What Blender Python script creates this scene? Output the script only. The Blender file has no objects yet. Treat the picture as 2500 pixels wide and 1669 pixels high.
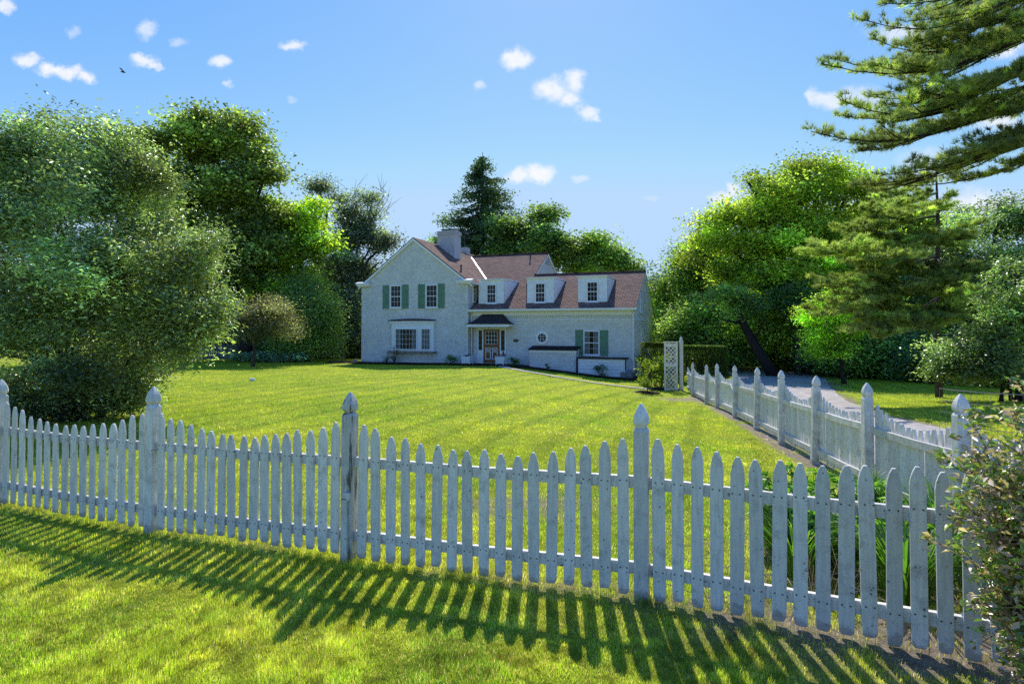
import bpy, bmesh, math, random
import numpy as np
from mathutils import Vector, Matrix
R = math.radians
sc = bpy.context.scene
COL = sc.collection
rng = np.random.default_rng(11)
random.seed(11)
PXF, CU, HV, EYE = 1400.0, 1250.0, 800.0, 1.9      # measured from the photograph: focal, centre, horizon, eye height

def ray(u, v, Y):
    return np.array(((u - CU) / PXF * Y, Y, EYE + (HV - v) / PXF * Y))

# ------------------------------------------------------------------ terrain
def sstep(a, b, x):
    t = np.clip((x - a) / (b - a), 0, 1)
    return t * t * (3 - 2 * t)
def G(x, y):
    x = np.asarray(x, float); y = np.asarray(y, float)
    z = -0.0138 * np.clip(y - 4, 0, 34)
    z = z - sstep(-1, 7, x) * np.interp(y, [3, 5, 6.9, 8.8, 10.6, 12.6, 17.5, 19.7, 23.3, 34], [0, .08, .14, .18, .22, .26, .37, .49, .62, .62])
    z = z + 0.012 * np.sin(x * 1.1 + 0.4) * np.sin(y * 0.9) + 0.03 * np.sin(x * 0.23 + 1) * np.sin(y * 0.19)
    z = z + 0.10 * sstep(-4, -9, x) * sstep(9, 5, y)
    return z
def g(x, y): return float(G(x, y))

# value noise on numpy arrays
_tab = rng.random((256, 256))
def vnoise(x, y, s, seed=0):
    x = np.asarray(x) / s + seed * 17.3 + 1000; y = np.asarray(y) / s + seed * 7.7 + 1000
    xi = np.floor(x).astype(int); yi = np.floor(y).astype(int)
    fx = x - xi; fy = y - yi
    fx = fx * fx * (3 - 2 * fx); fy = fy * fy * (3 - 2 * fy)
    a = _tab[xi % 256, yi % 256]; b = _tab[(xi + 1) % 256, yi % 256]
    c = _tab[xi % 256, (yi + 1) % 256]; d = _tab[(xi + 1) % 256, (yi + 1) % 256]
    return (a * (1 - fx) + b * fx) * (1 - fy) + (c * (1 - fx) + d * fx) * fy

# ------------------------------------------------------------------ materials
def mat(name):
    m = bpy.data.materials.new(name); m.use_nodes = True
    nt = m.node_tree; nt.nodes.clear()
    out = nt.nodes.new('ShaderNodeOutputMaterial')
    return m, nt, out
def N(nt, t, **kw):
    n = nt.nodes.new(t)
    for k, v in kw.items():
        if k.startswith('i_'):
            key = k[2:]
            key = int(key) if key.isdigit() else key.replace('_', ' ')
            n.inputs[key].default_value = v
        else: setattr(n, k, v)
    return n
def L(nt, a, b): nt.links.new(a, b)
def ramp(nt, fac, stops, interp='LINEAR'):
    r = nt.nodes.new('ShaderNodeValToRGB'); r.color_ramp.interpolation = interp
    el = r.color_ramp.elements
    while len(el) < len(stops): el.new(0.5)
    for e, (p, c) in zip(el, stops):
        e.position = p; e.color = (*c, 1) if len(c) == 3 else c
    if fac is not None: L(nt, fac, r.inputs[0])
    return r
def simple(name, col, rough=0.6, spec=0.4, var=0.12, scale=6.0, bump=0.0, bscale=40.0, metal=0.0, dark=None):
    m, nt, out = mat(name)
    geo = N(nt, 'ShaderNodeTexCoord')
    no = N(nt, 'ShaderNodeTexNoise', i_Scale=scale, i_Detail=5.0)
    L(nt, geo.outputs['Object'], no.inputs['Vector'])
    c1 = tuple(max(0, c * (1 - var)) for c in col); c2 = tuple(min(1, c * (1 + var)) for c in col)
    r = ramp(nt, no.outputs['Fac'], [(0.3, c1), (0.7, c2)])
    p = N(nt, 'ShaderNodeBsdfPrincipled', i_Roughness=rough, i_Metallic=metal)
    p.inputs['Specular IOR Level'].default_value = spec
    L(nt, r.outputs[0], p.inputs['Base Color'])
    if bump:
        n2 = N(nt, 'ShaderNodeTexNoise', i_Scale=bscale, i_Detail=4.0)
        L(nt, geo.outputs['Object'], n2.inputs['Vector'])
        b = N(nt, 'ShaderNodeBump', i_Strength=bump, i_Distance=0.02)
        L(nt, n2.outputs['Fac'], b.inputs['Height']); L(nt, b.outputs[0], p.inputs['Normal'])
    L(nt, p.outputs[0], out.inputs[0])
    return m

def leaf_mat(name, rough=0.45, spec=0.5, transl=0.4, boost=(1.15, 1.25, 0.5)):
    m, nt, out = mat(name)
    at = N(nt, 'ShaderNodeVertexColor', layer_name='Col')
    p = N(nt, 'ShaderNodeBsdfPrincipled', i_Roughness=rough)
    p.inputs['Specular IOR Level'].default_value = spec
    L(nt, at.outputs['Color'], p.inputs['Base Color'])
    t = N(nt, 'ShaderNodeBsdfTranslucent')
    mu = N(nt, 'ShaderNodeMix', data_type='RGBA', blend_type='MULTIPLY'); mu.inputs[0].default_value = 1
    L(nt, at.outputs['Color'], mu.inputs[6]); mu.inputs[7].default_value = (*boost, 1)
    L(nt, mu.outputs[2], t.inputs['Color'])
    mx = N(nt, 'ShaderNodeMixShader'); mx.inputs[0].default_value = transl
    L(nt, p.outputs[0], mx.inputs[1]); L(nt, t.outputs[0], mx.inputs[2])
    L(nt, mx.outputs[0], out.inputs[0])
    return m

def fence_paint(name, grime, base=(0.86, 0.81, 0.74), nails=False, streak=False):
    m, nt, out = mat(name)
    geo = N(nt, 'ShaderNodeNewGeometry')
    oi = N(nt, 'ShaderNodeObjectInfo')
    off = N(nt, 'ShaderNodeVectorMath', operation='SCALE'); off.inputs[0].default_value = (37, 51, 29)
    L(nt, oi.outputs['Random'], off.inputs['Scale'])
    ad = N(nt, 'ShaderNodeVectorMath', operation='ADD')
    L(nt, geo.outputs['Position'], ad.inputs[0]); L(nt, off.outputs[0], ad.inputs[1])
    mp = N(nt, 'ShaderNodeMapping'); mp.inputs['Scale'].default_value = (60, 60, 5)
    L(nt, ad.outputs[0], mp.inputs['Vector'])
    n1 = N(nt, 'ShaderNodeTexNoise', i_Scale=1.0, i_Detail=6.0); L(nt, mp.outputs[0], n1.inputs['Vector'])
    n2 = N(nt, 'ShaderNodeTexNoise', i_Scale=9.0, i_Detail=7.0, i_Roughness=0.7); L(nt, ad.outputs[0], n2.inputs['Vector'])
    n3 = N(nt, 'ShaderNodeTexNoise', i_Scale=38.0, i_Detail=3.0); L(nt, ad.outputs[0], n3.inputs['Vector'])
    if streak:
        mp2 = N(nt, 'ShaderNodeMapping'); mp2.inputs['Scale'].default_value = (26, 26, 2.6); L(nt, ad.outputs[0], mp2.inputs['Vector'])
        L(nt, mp2.outputs[0], n3.inputs['Vector']); n3.inputs['Scale'].default_value = 1.0; n3.inputs['Detail'].default_value = 7.0; n3.inputs['Roughness'].default_value = 0.7
    # tone of the paint differs a little from board to board
    tone = N(nt, 'ShaderNodeMapRange'); tone.inputs['To Min'].default_value = 0.80; tone.inputs['To Max'].default_value = 1.02
    L(nt, oi.outputs['Random'], tone.inputs['Value'])
    basec = N(nt, 'ShaderNodeVectorMath', operation='SCALE'); basec.inputs[0].default_value = base
    L(nt, tone.outputs[0], basec.inputs['Scale'])
    # grain
    gr = ramp(nt, n1.outputs['Fac'], [(0.35, (0.80, 0.79, 0.77)), (0.6, (1, 1, 1))])
    m1 = N(nt, 'ShaderNodeMix', data_type='RGBA', blend_type='MULTIPLY'); m1.inputs[0].default_value = 0.8
    L(nt, basec.outputs[0], m1.inputs[6]); L(nt, gr.outputs[0], m1.inputs[7])
    # grime patches
    g2 = ramp(nt, n2.outputs['Fac'], [(0.56 - grime * 0.12, (0, 0, 0)), (0.74, (1, 1, 1))])
    m2 = N(nt, 'ShaderNodeMix', data_type='RGBA'); L(nt, g2.outputs[0], m2.inputs[0])
    L(nt, m1.outputs[2], m2.inputs[6]); m2.inputs[7].default_value = (0.42, 0.40, 0.37, 1)
    # bare dark specks, cracked paint
    g3 = ramp(nt, n3.outputs['Fac'], [(0.69 - grime * (0.068 if streak else 0.05), (0, 0, 0)), (0.76 - grime * (0.068 if streak else 0.05), (1, 1, 1))])
    m3 = N(nt, 'ShaderNodeMix', data_type='RGBA'); L(nt, g3.outputs[0], m3.inputs[0])
    L(nt, m2.outputs[2], m3.inputs[6]); m3.inputs[7].default_value = (0.10, 0.085, 0.07, 1)
    # splashed earth near the foot (object origins are at the ground)
    tc = N(nt, 'ShaderNodeTexCoord')
    sx = N(nt, 'ShaderNodeSeparateXYZ'); L(nt, tc.outputs['Object'], sx.inputs[0])
    zz = N(nt, 'ShaderNodeMath', operation='MULTIPLY_ADD'); L(nt, n2.outputs['Fac'], zz.inputs[0]); zz.inputs[1].default_value = -0.20
    zo = N(nt, 'ShaderNodeMath', operation='ADD'); L(nt, sx.outputs['Z'], zo.inputs[0]); zo.inputs[1].default_value = 0.045; L(nt, zo.outputs[0], zz.inputs[2])
    g4 = ramp(nt, None, [(0.0, (0.55, 0.55, 0.55)), (0.03, (0, 0, 0))]); L(nt, zz.outputs[0], g4.inputs[0])
    m4 = N(nt, 'ShaderNodeMix', data_type='RGBA'); L(nt, g4.outputs[0], m4.inputs[0])
    L(nt, m3.outputs[2], m4.inputs[6]); m4.inputs[7].default_value = (0.27, 0.22, 0.17, 1)
    lastc = m4.outputs[2]
    if nails:
        xy = N(nt, 'ShaderNodeCombineXYZ'); L(nt, sx.outputs['X'], xy.inputs[0]); L(nt, sx.outputs['Y'], xy.inputs[1])
        rl = N(nt, 'ShaderNodeVectorMath', operation='LENGTH'); L(nt, xy.outputs[0], rl.inputs[0])
        rd = N(nt, 'ShaderNodeMath', operation='SUBTRACT'); L(nt, rl.outputs['Value'], rd.inputs[0]); rd.inputs[1].default_value = 0.025
        dmin = None
        for zc in (0.815, 0.205):
            zr = N(nt, 'ShaderNodeMath', operation='MULTIPLY_ADD'); L(nt, oi.outputs['Random'], zr.inputs[0]); zr.inputs[1].default_value = -0.03; zr.inputs[2].default_value = -zc + .015
            zd = N(nt, 'ShaderNodeMath', operation='ADD'); L(nt, sx.outputs['Z'], zd.inputs[0]); L(nt, zr.outputs[0], zd.inputs[1])
            cc_ = N(nt, 'ShaderNodeCombineXYZ'); L(nt, rd.outputs[0], cc_.inputs[0]); L(nt, zd.outputs[0], cc_.inputs[1])
            ll = N(nt, 'ShaderNodeVectorMath', operation='LENGTH'); L(nt, cc_.outputs[0], ll.inputs[0])
            if dmin is None: dmin = ll.outputs['Value']
            else:
                mn = N(nt, 'ShaderNodeMath', operation='MINIMUM'); L(nt, dmin, mn.inputs[0]); L(nt, ll.outputs['Value'], mn.inputs[1]); dmin = mn.outputs[0]
        nr = ramp(nt, dmin, [(0.0045, (1, 1, 1)), (0.0075, (0, 0, 0))])
        m5 = N(nt, 'ShaderNodeMix', data_type='RGBA'); L(nt, nr.outputs[0], m5.inputs[0]); L(nt, lastc, m5.inputs[6]); m5.inputs[7].default_value = (0.12, 0.10, 0.09, 1)
        lastc = m5.outputs[2]
    p = N(nt, 'ShaderNodeBsdfPrincipled', i_Roughness=0.55)
    p.inputs['Specular IOR Level'].default_value = 0.35
    L(nt, lastc, p.inputs['Base Color'])
    b = N(nt, 'ShaderNodeBump', i_Strength=0.5, i_Distance=0.004)
    L(nt, n1.outputs['Fac'], b.inputs['Height']); L(nt, b.outputs[0], p.inputs['Normal'])
    L(nt, p.outputs[0], out.inputs[0])
    return m

def brick_paint(name, col=(0.70, 0.71, 0.73), bs=(0.22, 0.075)):
    m, nt, out = mat(name)
    tc = N(nt, 'ShaderNodeTexCoord')
    sx = N(nt, 'ShaderNodeSeparateXYZ'); L(nt, tc.outputs['Object'], sx.inputs[0])
    a = N(nt, 'ShaderNodeMath', operation='ADD'); L(nt, sx.outputs['X'], a.inputs[0]); L(nt, sx.outputs['Y'], a.inputs[1])
    cx = N(nt, 'ShaderNodeCombineXYZ'); L(nt, a.outputs[0], cx.inputs[0]); L(nt, sx.outputs['Z'], cx.inputs[1])
    br = N(nt, 'ShaderNodeTexBrick'); L(nt, cx.outputs[0], br.inputs['Vector'])
    br.inputs['Scale'].default_value = 1.0
    br.inputs['Brick Width'].default_value = bs[0]; br.inputs['Row Height'].default_value = bs[1]
    br.inputs['Mortar Size'].default_value = 0.010; br.inputs['Mortar Smooth'].default_value = 0.3
    br.inputs['Color1'].default_value = (*col, 1)
    br.inputs['Color2'].default_value = (*(c * 0.86 for c in col), 1)
    br.inputs['Mortar'].default_value = (*(c * 0.76 for c in col), 1)
    n = N(nt, 'ShaderNodeTexNoise', i_Scale=1.3, i_Detail=8.0, i_Roughness=0.7); L(nt, tc.outputs['Object'], n.inputs['Vector'])
    rr = ramp(nt, n.outputs['Fac'], [(0.3, (0.80, 0.80, 0.79)), (0.65, (1, 1, 1))])
    m1 = N(nt, 'ShaderNodeMix', data_type='RGBA', blend_type='MULTIPLY'); m1.inputs[0].default_value = 1
    L(nt, br.outputs['Color'], m1.inputs[6]); L(nt, rr.outputs[0], m1.inputs[7])
    nf = N(nt, 'ShaderNodeTexNoise', i_Scale=9.0, i_Detail=6.0, i_Roughness=0.75); L(nt, tc.outputs['Object'], nf.inputs['Vector'])
    rf = ramp(nt, nf.outputs['Fac'], [(0.36, (0.80, 0.80, 0.81)), (0.56, (1, 1, 1))])
    m2 = N(nt, 'ShaderNodeMix', data_type='RGBA', blend_type='MULTIPLY'); m2.inputs[0].default_value = 1
    L(nt, m1.outputs[2], m2.inputs[6]); L(nt, rf.outputs[0], m2.inputs[7])
    p = N(nt, 'ShaderNodeBsdfPrincipled', i_Roughness=0.7); p.inputs['Specular IOR Level'].default_value = 0.3
    L(nt, m2.outputs[2], p.inputs['Base Color'])
    b = N(nt, 'ShaderNodeBump', i_Strength=0.6, i_Distance=0.012, invert=True)
    L(nt, br.outputs['Fac'], b.inputs['Height'])
    L(nt, b.outputs[0], p.inputs['Normal'])
    L(nt, p.outputs[0], out.inputs[0])
    return m

def shingle(name, c1, c2, gap):
    m, nt, out = mat(name)
    uv = N(nt, 'ShaderNodeUVMap', uv_map='UV')
    br = N(nt, 'ShaderNodeTexBrick'); L(nt, uv.outputs[0], br.inputs['Vector'])
    br.inputs['Scale'].default_value = 1.0
    br.inputs['Brick Width'].default_value = 0.34; br.inputs['Row Height'].default_value = 0.2
    br.inputs['Mortar Size'].default_value = 0.022; br.inputs['Bias'].default_value = 0.0
    br.inputs['Color1'].default_value = (*c1, 1); br.inputs['Color2'].default_value = (*c2, 1); br.inputs['Mortar'].default_value = (*gap, 1)
    tc = N(nt, 'ShaderNodeTexCoord')
    n = N(nt, 'ShaderNodeTexNoise', i_Scale=1.1, i_Detail=8.0, i_Roughness=0.75); L(nt, tc.outputs['Object'], n.inputs['Vector'])
    rr = ramp(nt, n.outputs['Fac'], [(0.3, (0.72, 0.72, 0.70)), (0.68, (1.12, 1.08, 1.08))])
    m1 = N(nt, 'ShaderNodeMix', data_type='RGBA', blend_type='MULTIPLY'); m1.inputs[0].default_value = 1
    L(nt, br.outputs['Color'], m1.inputs[6]); L(nt, rr.outputs[0], m1.inputs[7])
    p = N(nt, 'ShaderNodeBsdfPrincipled', i_Roughness=0.9); p.inputs['Specular IOR Level'].default_value = 0.15
    L(nt, m1.outputs[2], p.inputs['Base Color'])
    b = N(nt, 'ShaderNodeBump', i_Strength=0.7, i_Distance=0.02, invert=True); L(nt, br.outputs['Fac'], b.inputs['Height'])
    L(nt, b.outputs[0], p.inputs['Normal']); L(nt, p.outputs[0], out.inputs[0])
    return m

def ground_mat():
    m, nt, out = mat('lawn ground')
    geo = N(nt, 'ShaderNodeNewGeometry')
    P = geo.outputs['Position']
    n1 = N(nt, 'ShaderNodeTexNoise', i_Scale=0.35, i_Detail=6.0, i_Roughness=0.65); L(nt, P, n1.inputs['Vector'])
    n2 = N(nt, 'ShaderNodeTexNoise', i_Scale=9.0, i_Detail=6.0, i_Roughness=0.8); L(nt, P, n2.inputs['Vector'])
    c = ramp(nt, n1.outputs['Fac'], [(0.25, (0.22, 0.31, 0.012)), (0.5, (0.35, 0.41, 0.016)), (0.75, (0.46, 0.46, 0.03))])
    f = ramp(nt, n2.outputs['Fac'], [(0.3, (0.62, 0.66, 0.6)), (0.7, (1.15, 1.12, 1.1))])
    m1 = N(nt, 'ShaderNodeMix', data_type='RGBA', blend_type='MULTIPLY'); m1.inputs[0].default_value = 1
    L(nt, c.outputs[0], m1.inputs[6]); L(nt, f.outputs[0], m1.inputs[7])
    # mowing passes, 1.05 m apart, running away at 20 degrees
    rot = N(nt, 'ShaderNodeVectorMath', operation='DOT_PRODUCT'); rot.inputs[1].default_value = (math.cos(R(20)) / 1.05, -math.sin(R(20)) / 1.05, 0)
    nd = N(nt, 'ShaderNodeTexNoise', i_Scale=0.25, i_Detail=2.0); L(nt, P, nd.inputs['Vector'])
    L(nt, P, rot.inputs[0])
    ad = N(nt, 'ShaderNodeMath', operation='MULTIPLY_ADD'); L(nt, nd.outputs['Fac'], ad.inputs[0]); ad.inputs[1].default_value = 0.7; L(nt, rot.outputs['Value'], ad.inputs[2])
    tp = N(nt, 'ShaderNodeMath', operation='MULTIPLY'); tp.inputs[1].default_value = 2 * math.pi; L(nt, ad.outputs[0], tp.inputs[0])
    sn = N(nt, 'ShaderNodeMath', operation='SINE'); L(nt, tp.outputs[0], sn.inputs[0])
    mr = ramp(nt, None, [(0.0, (0.76, 0.83, 0.85)), (0.25, (0.96, 0.98, 1)), (1.0, (1.08, 1.04, 1.0))])
    mm = N(nt, 'ShaderNodeMapRange'); mm.inputs['From Min'].default_value = -1; L(nt, sn.outputs[0], mm.inputs['Value']); L(nt, mm.outputs[0], mr.inputs[0])
    m2 = N(nt, 'ShaderNodeMix', data_type='RGBA', blend_type='MULTIPLY'); m2.inputs[0].default_value = 1
    L(nt, m1.outputs[2], m2.inputs[6]); L(nt, mr.outputs[0], m2.inputs[7])
    # soil showing where the vertex colour says so
    at = N(nt, 'ShaderNodeVertexColor', layer_name='Col')
    sp = N(nt, 'ShaderNodeSeparateColor'); L(nt, at.outputs['Color'], sp.inputs[0])
    so = ramp(nt, n2.outputs['Fac'], [(0.3, (0.16, 0.115, 0.085)), (0.7, (0.44, 0.35, 0.27))])
    m3 = N(nt, 'ShaderNodeMix', data_type='RGBA'); L(nt, sp.outputs[0], m3.inputs[0])
    L(nt, m2.outputs[2], m3.inputs[6]); L(nt, so.outputs[0], m3.inputs[7])
    p = N(nt, 'ShaderNodeBsdfPrincipled', i_Roughness=0.85); p.inputs['Specular IOR Level'].default_value = 0.2
    L(nt, m3.outputs[2], p.inputs['Base Color'])
    n3 = N(nt, 'ShaderNodeTexNoise', i_Scale=26.0, i_Detail=5.0, i_Roughness=0.8); L(nt, P, n3.inputs['Vector'])
    b = N(nt, 'ShaderNodeBump', i_Strength=0.9, i_Distance=0.05); L(nt, n3.outputs['Fac'], b.inputs['Height']); L(nt, b.outputs[0], p.inputs['Normal'])
    L(nt, p.outputs[0], out.inputs[0])
    return m

M = {}
M['fence'] = fence_paint('white fence paint', 0.3, nails=True)
M['shadefence'] = simple('shade darkened fence paint', (0.22, 0.22, 0.20), 0.8, 0.2, 0.3, 8)  # white fence with the shade of the trees put into its colour
M['rail'] = fence_paint('worn rail paint', 0.9, (0.80, 0.76, 0.70))
M['stained'] = fence_paint('dark stained post paint', 2.4, streak=True)
M['post'] = fence_paint('cracked post paint', 1.0, streak=True)
M['brick'] = brick_paint('white painted brick', (0.90, 0.88, 0.84))
M['chimbrick'] = brick_paint('chimney painted brick', (0.72, 0.66, 0.66))
M['trim'] = simple('white trim paint', (0.83, 0.83, 0.83), 0.5, 0.4, 0.06, 8)
M['siding'] = simple('white siding paint', (0.82, 0.82, 0.83), 0.6, 0.3, 0.08, 5)
M['line'] = simple('mid grey trim', (0.38, 0.39, 0.41), 0.8, 0.2, 0.1, 5)  # flat mid grey for the louvre, conduit and sidelight bars
M['roof'] = shingle('brown shingle', (0.30, 0.18, 0.135), (0.18, 0.11, 0.085), (0.06, 0.04, 0.038))
M['canopy'] = shingle('dark canopy shingle', (0.07, 0.062, 0.065), (0.05, 0.045, 0.048), (0.025, 0.022, 0.024))
M['green'] = simple('green shutter paint', (0.13, 0.25, 0.165), 0.6, 0.3, 0.2, 6)
M['darkglass'] = simple('dark window glass', (0.010, 0.012, 0.015), 0.15, 0.25, 0.4, 3)
M['curtain'] = simple('pale curtain cloth', (0.17, 0.17, 0.165), 0.9, 0.1, 0.25, 9)
M['wood'] = simple('brown door wood', (0.24, 0.085, 0.03), 0.45, 0.4, 0.25, 9)
M['metal'] = simple('dark metal', (0.03, 0.03, 0.032), 0.5, 0.5, 0.2, 9)
M['flash'] = simple('white valley flashing', (0.8, 0.8, 0.8), 0.4, 0.5, 0.05, 9)
M['stone'] = simple('grey stone', (0.25, 0.235, 0.215), 0.85, 0.2, 0.3, 7, 0.6, 20)
M['darkedge'] = simple('dark edging', (0.035, 0.035, 0.04), 0.7, 0.2, 0.2, 9)
M['mulch'] = simple('dark bark mulch', (0.038, 0.024, 0.018), 0.95, 0.1, 0.6, 22, 1.0, 60)  # bark mulch; its dark tone also carries the house shadow over the bed
M['path'] = simple('pale concrete path', (0.46, 0.41, 0.36), 0.85, 0.2, 0.2, 6, 0.4, 40)
M['drive'] = simple('worn grey asphalt', (0.42, 0.375, 0.34), 0.85, 0.3, 0.25, 3, 0.6, 70)
M['bark'] = simple('grey brown bark', (0.085, 0.065, 0.052), 0.9, 0.15, 0.35, 12, 1.0, 30)
M['darkbark'] = simple('dark bark', (0.038, 0.03, 0.027), 0.9, 0.15, 0.35, 12, 1.0, 30)
M['palebark'] = simple('pale dry twig', (0.36, 0.29, 0.21), 0.8, 0.2, 0.35, 12, 0.5, 30)
M['twig'] = simple('brown twig bark', (0.36, 0.23, 0.165), 0.8, 0.2, 0.4, 20, 0.5, 60)
M['wire'] = simple('weathered fence wire', (0.26, 0.22, 0.19), 0.6, 0.5, 0.2, 9)
M['bird'] = simple('dark feathers', (0.02, 0.02, 0.024), 0.8, 0.2, 0.2, 9)
M['copper'] = simple('warm lamp glass', (0.6, 0.42, 0.25), 0.3, 0.5, 0.1, 9)
M['flagred'] = simple('red cloth', (0.35, 0.03, 0.04), 0.8, 0.1, 0.1, 9)
M['flagwhite'] = simple('white cloth', (0.7, 0.7, 0.7), 0.8, 0.1, 0.1, 9)
M['flagblue'] = simple('blue cloth', (0.02, 0.03, 0.14), 0.8, 0.1, 0.1, 9)
M['leaf'] = leaf_mat('foliage', 0.42, 0.5, 0.56)
M['glossy'] = leaf_mat('glossy foliage', 0.36, 1.0, 0.38)
M['needle'] = leaf_mat('needle foliage', 0.5, 0.4, 0.5, (1.25, 1.3, 0.7))
M['grass'] = leaf_mat('grass blades', 0.5, 0.35, 0.62, (1.3, 1.2, 0.5))
M['ground'] = ground_mat()

# ------------------------------------------------------------------ mesh helpers
class MB:
    def __init__(s): s.v = []; s.f = []; s.m = []; s.uv = []
    def add(s, vs, fs, mi=0, uvs=None):
        o = len(s.v); s.v += [tuple(float(c) for c in p) for p in vs]
        for k, f in enumerate(fs):
            s.f.append(tuple(i + o for i in f)); s.m.append(mi)
            s.uv.append(uvs[k] if uvs else None)
        return s
    def box(s, a, b, mi=0):
        x0, y0, z0 = a; x1, y1, z1 = b
        vs = [(x0, y0, z0), (x1, y0, z0), (x1, y1, z0), (x0, y1, z0), (x0, y0, z1), (x1, y0, z1), (x1, y1, z1), (x0, y1, z1)]
        return s.add(vs, [(0, 3, 2, 1), (4, 5, 6, 7), (0, 1, 5, 4), (1, 2, 6, 5), (2, 3, 7, 6), (3, 0, 4, 7)], mi)
    def extrude(s, poly, vec, mi=0):
        n = len(poly); vec = np.array(vec, float)
        vs = [np.array(p, float) for p in poly]; vs += [p + vec for p in vs]
        fs = [tuple(range(n))[::-1], tuple(range(n, 2 * n))] + [(i, (i + 1) % n, n + (i + 1) % n, n + i) for i in range(n)]
        return s.add(vs, fs, mi)
    def bar(s, p, q, w, h, up=(0, 0, 1), mi=0):
        p = Vector(p); q = Vector(q); d = (q - p).normalized(); up = Vector(up)
        sd = d.cross(up).normalized() * w / 2; u = sd.cross(d).normalized() * h / 2
        vs = [p - sd - u, p + sd - u, p + sd + u, p - sd + u, q - sd - u, q + sd - u, q + sd + u, q - sd + u]
        return s.add(vs, [(0, 3, 2, 1), (4, 5, 6, 7), (0, 1, 5, 4), (1, 2, 6, 5), (2, 3, 7, 6), (3, 0, 4, 7)], mi)
    def tube(s, pts, rad, n=6, mi=0):
        pts = [Vector(p) for p in pts]
        if not hasattr(rad, '__len__'): rad = [rad] * len(pts)
        vs = []; fs = []
        for i, p in enumerate(pts):
            d = (pts[min(i + 1, len(pts) - 1)] - pts[max(i - 1, 0)])
            if d.length < 1e-9: d = Vector((0, 0, 1))
            d.normalize()
            a = d.cross(Vector((0.31, 0.9, 0.12)))
            if a.length < 0.1: a = d.cross(Vector((1, 0, 0)))
            a.normalize(); b = d.cross(a)
            for k in range(n):
                t = 2 * math.pi * k / n
                vs.append(p + (a * math.cos(t) + b * math.sin(t)) * rad[i])
        for i in range(len(pts) - 1):
            for k in range(n):
                fs.append((i * n + k, i * n + (k + 1) % n, (i + 1) * n + (k + 1) % n, (i + 1) * n + k))
        fs.append(tuple(range(n))); fs.append(tuple(range((len(pts) - 1) * n, len(pts) * n))[::-1])
        return s.add(vs, fs, mi)
    def rings(s, rs, mi=0):     # stacked loops of points, capped
        n = len(rs[0]); vs = [p for r in rs for p in r]; fs = []
        for i in range(len(rs) - 1):
            for k in range(n): fs.append((i * n + k, i * n + (k + 1) % n, (i + 1) * n + (k + 1) % n, (i + 1) * n + k))
        fs.append(tuple(range(n))[::-1]); fs.append(tuple(range((len(rs) - 1) * n, len(rs) * n)))
        return s.add(vs, fs, mi)
    def build(s, name, mats, parent=None, loc=(0, 0, 0), smooth=False, bevel=0):
        me = bpy.data.meshes.new(name)
        lv = np.array(loc, float)
        me.from_pydata([tuple(np.array(p) - lv) for p in s.v], [], s.f)
        if not isinstance(mats, (list, tuple)): mats = [mats]
        for m in mats: me.materials.append(m)
        me.polygons.foreach_set('material_index', s.m)
        if smooth: me.polygons.foreach_set('use_smooth', [True] * len(s.f))
        if any(u is not None for u in s.uv):
            ul = me.uv_layers.new(name='UV')
            for p, u in zip(me.polygons, s.uv):
                if u:
                    for li, c in zip(p.loop_indices, u): ul.data[li].uv = c
        me.update()
        bm = bmesh.new(); bm.from_mesh(me); bmesh.ops.recalc_face_normals(bm, faces=bm.faces); bm.to_mesh(me); bm.free()
        o = bpy.data.objects.new(name, me); COL.objects.link(o)
        o.location = tuple(lv)
        if parent is not None:
            o.parent = parent
            if parent.get('_wl') is not None and not parent.get('_rot'):
                o.location = tuple(lv - np.array(parent['_wl'])); o['_wl'] = tuple(float(a) for a in lv)
        else: o['_wl'] = tuple(float(a) for a in lv)
        if bevel:
            md = o.modifiers.new('bevel', 'BEVEL'); md.width = bevel; md.segments = 2; md.limit_method = 'ANGLE'
        return o
def tag(o, label=None, cat=None, group=None, kind=None):
    if label: o['label'] = label
    if cat: o['category'] = cat
    if group: o['group'] = group
    if kind: o['kind'] = kind
    return o
def thing(name, label, cat, loc=(0, 0, 0), group=None):
    o = bpy.data.objects.new(name, None); COL.objects.link(o); o.location = loc
    o.empty_display_size = 0.2
    o['_wl'] = tuple(float(a) for a in loc)
    return tag(o, label, cat, group)

def fast_mesh(name, V, F, cols, m, parent=None, loc=(0, 0, 0), smooth=False):
    """V (n,3), F (k,m) same-size faces, cols (n,3)"""
    lv = np.array(loc, float)
    me = bpy.data.meshes.new(name)
    V = np.ascontiguousarray(V - lv, dtype=np.float32); F = np.ascontiguousarray(F, dtype=np.int32)
    me.vertices.add(len(V)); me.vertices.foreach_set('co', V.ravel())
    k = F.shape[1]
    me.loops.add(F.size); me.loops.foreach_set('vertex_index', F.ravel())
    me.polygons.add(len(F)); me.polygons.foreach_set('loop_start', np.arange(0, F.size, k, dtype=np.int32))
    me.polygons.foreach_set('loop_total', np.full(len(F), k, dtype=np.int32))
    if smooth: me.polygons.foreach_set('use_smooth', np.ones(len(F), dtype=bool))
    me.update(calc_edges=True)
    ca = me.color_attributes.new('Col', 'FLOAT_COLOR', 'POINT')
    c4 = np.ones((len(V), 4), dtype=np.float32); c4[:, :3] = cols
    ca.data.foreach_set('color', c4.ravel())
    me.materials.append(m)
    o = bpy.data.objects.new(name, me); COL.objects.link(o); o.location = tuple(lv)
    o['_wl'] = tuple(float(a) for a in lv)
    if parent is not None:
        o.parent = parent; o.location = tuple(lv - np.array(parent['_wl']))
    return o

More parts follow.
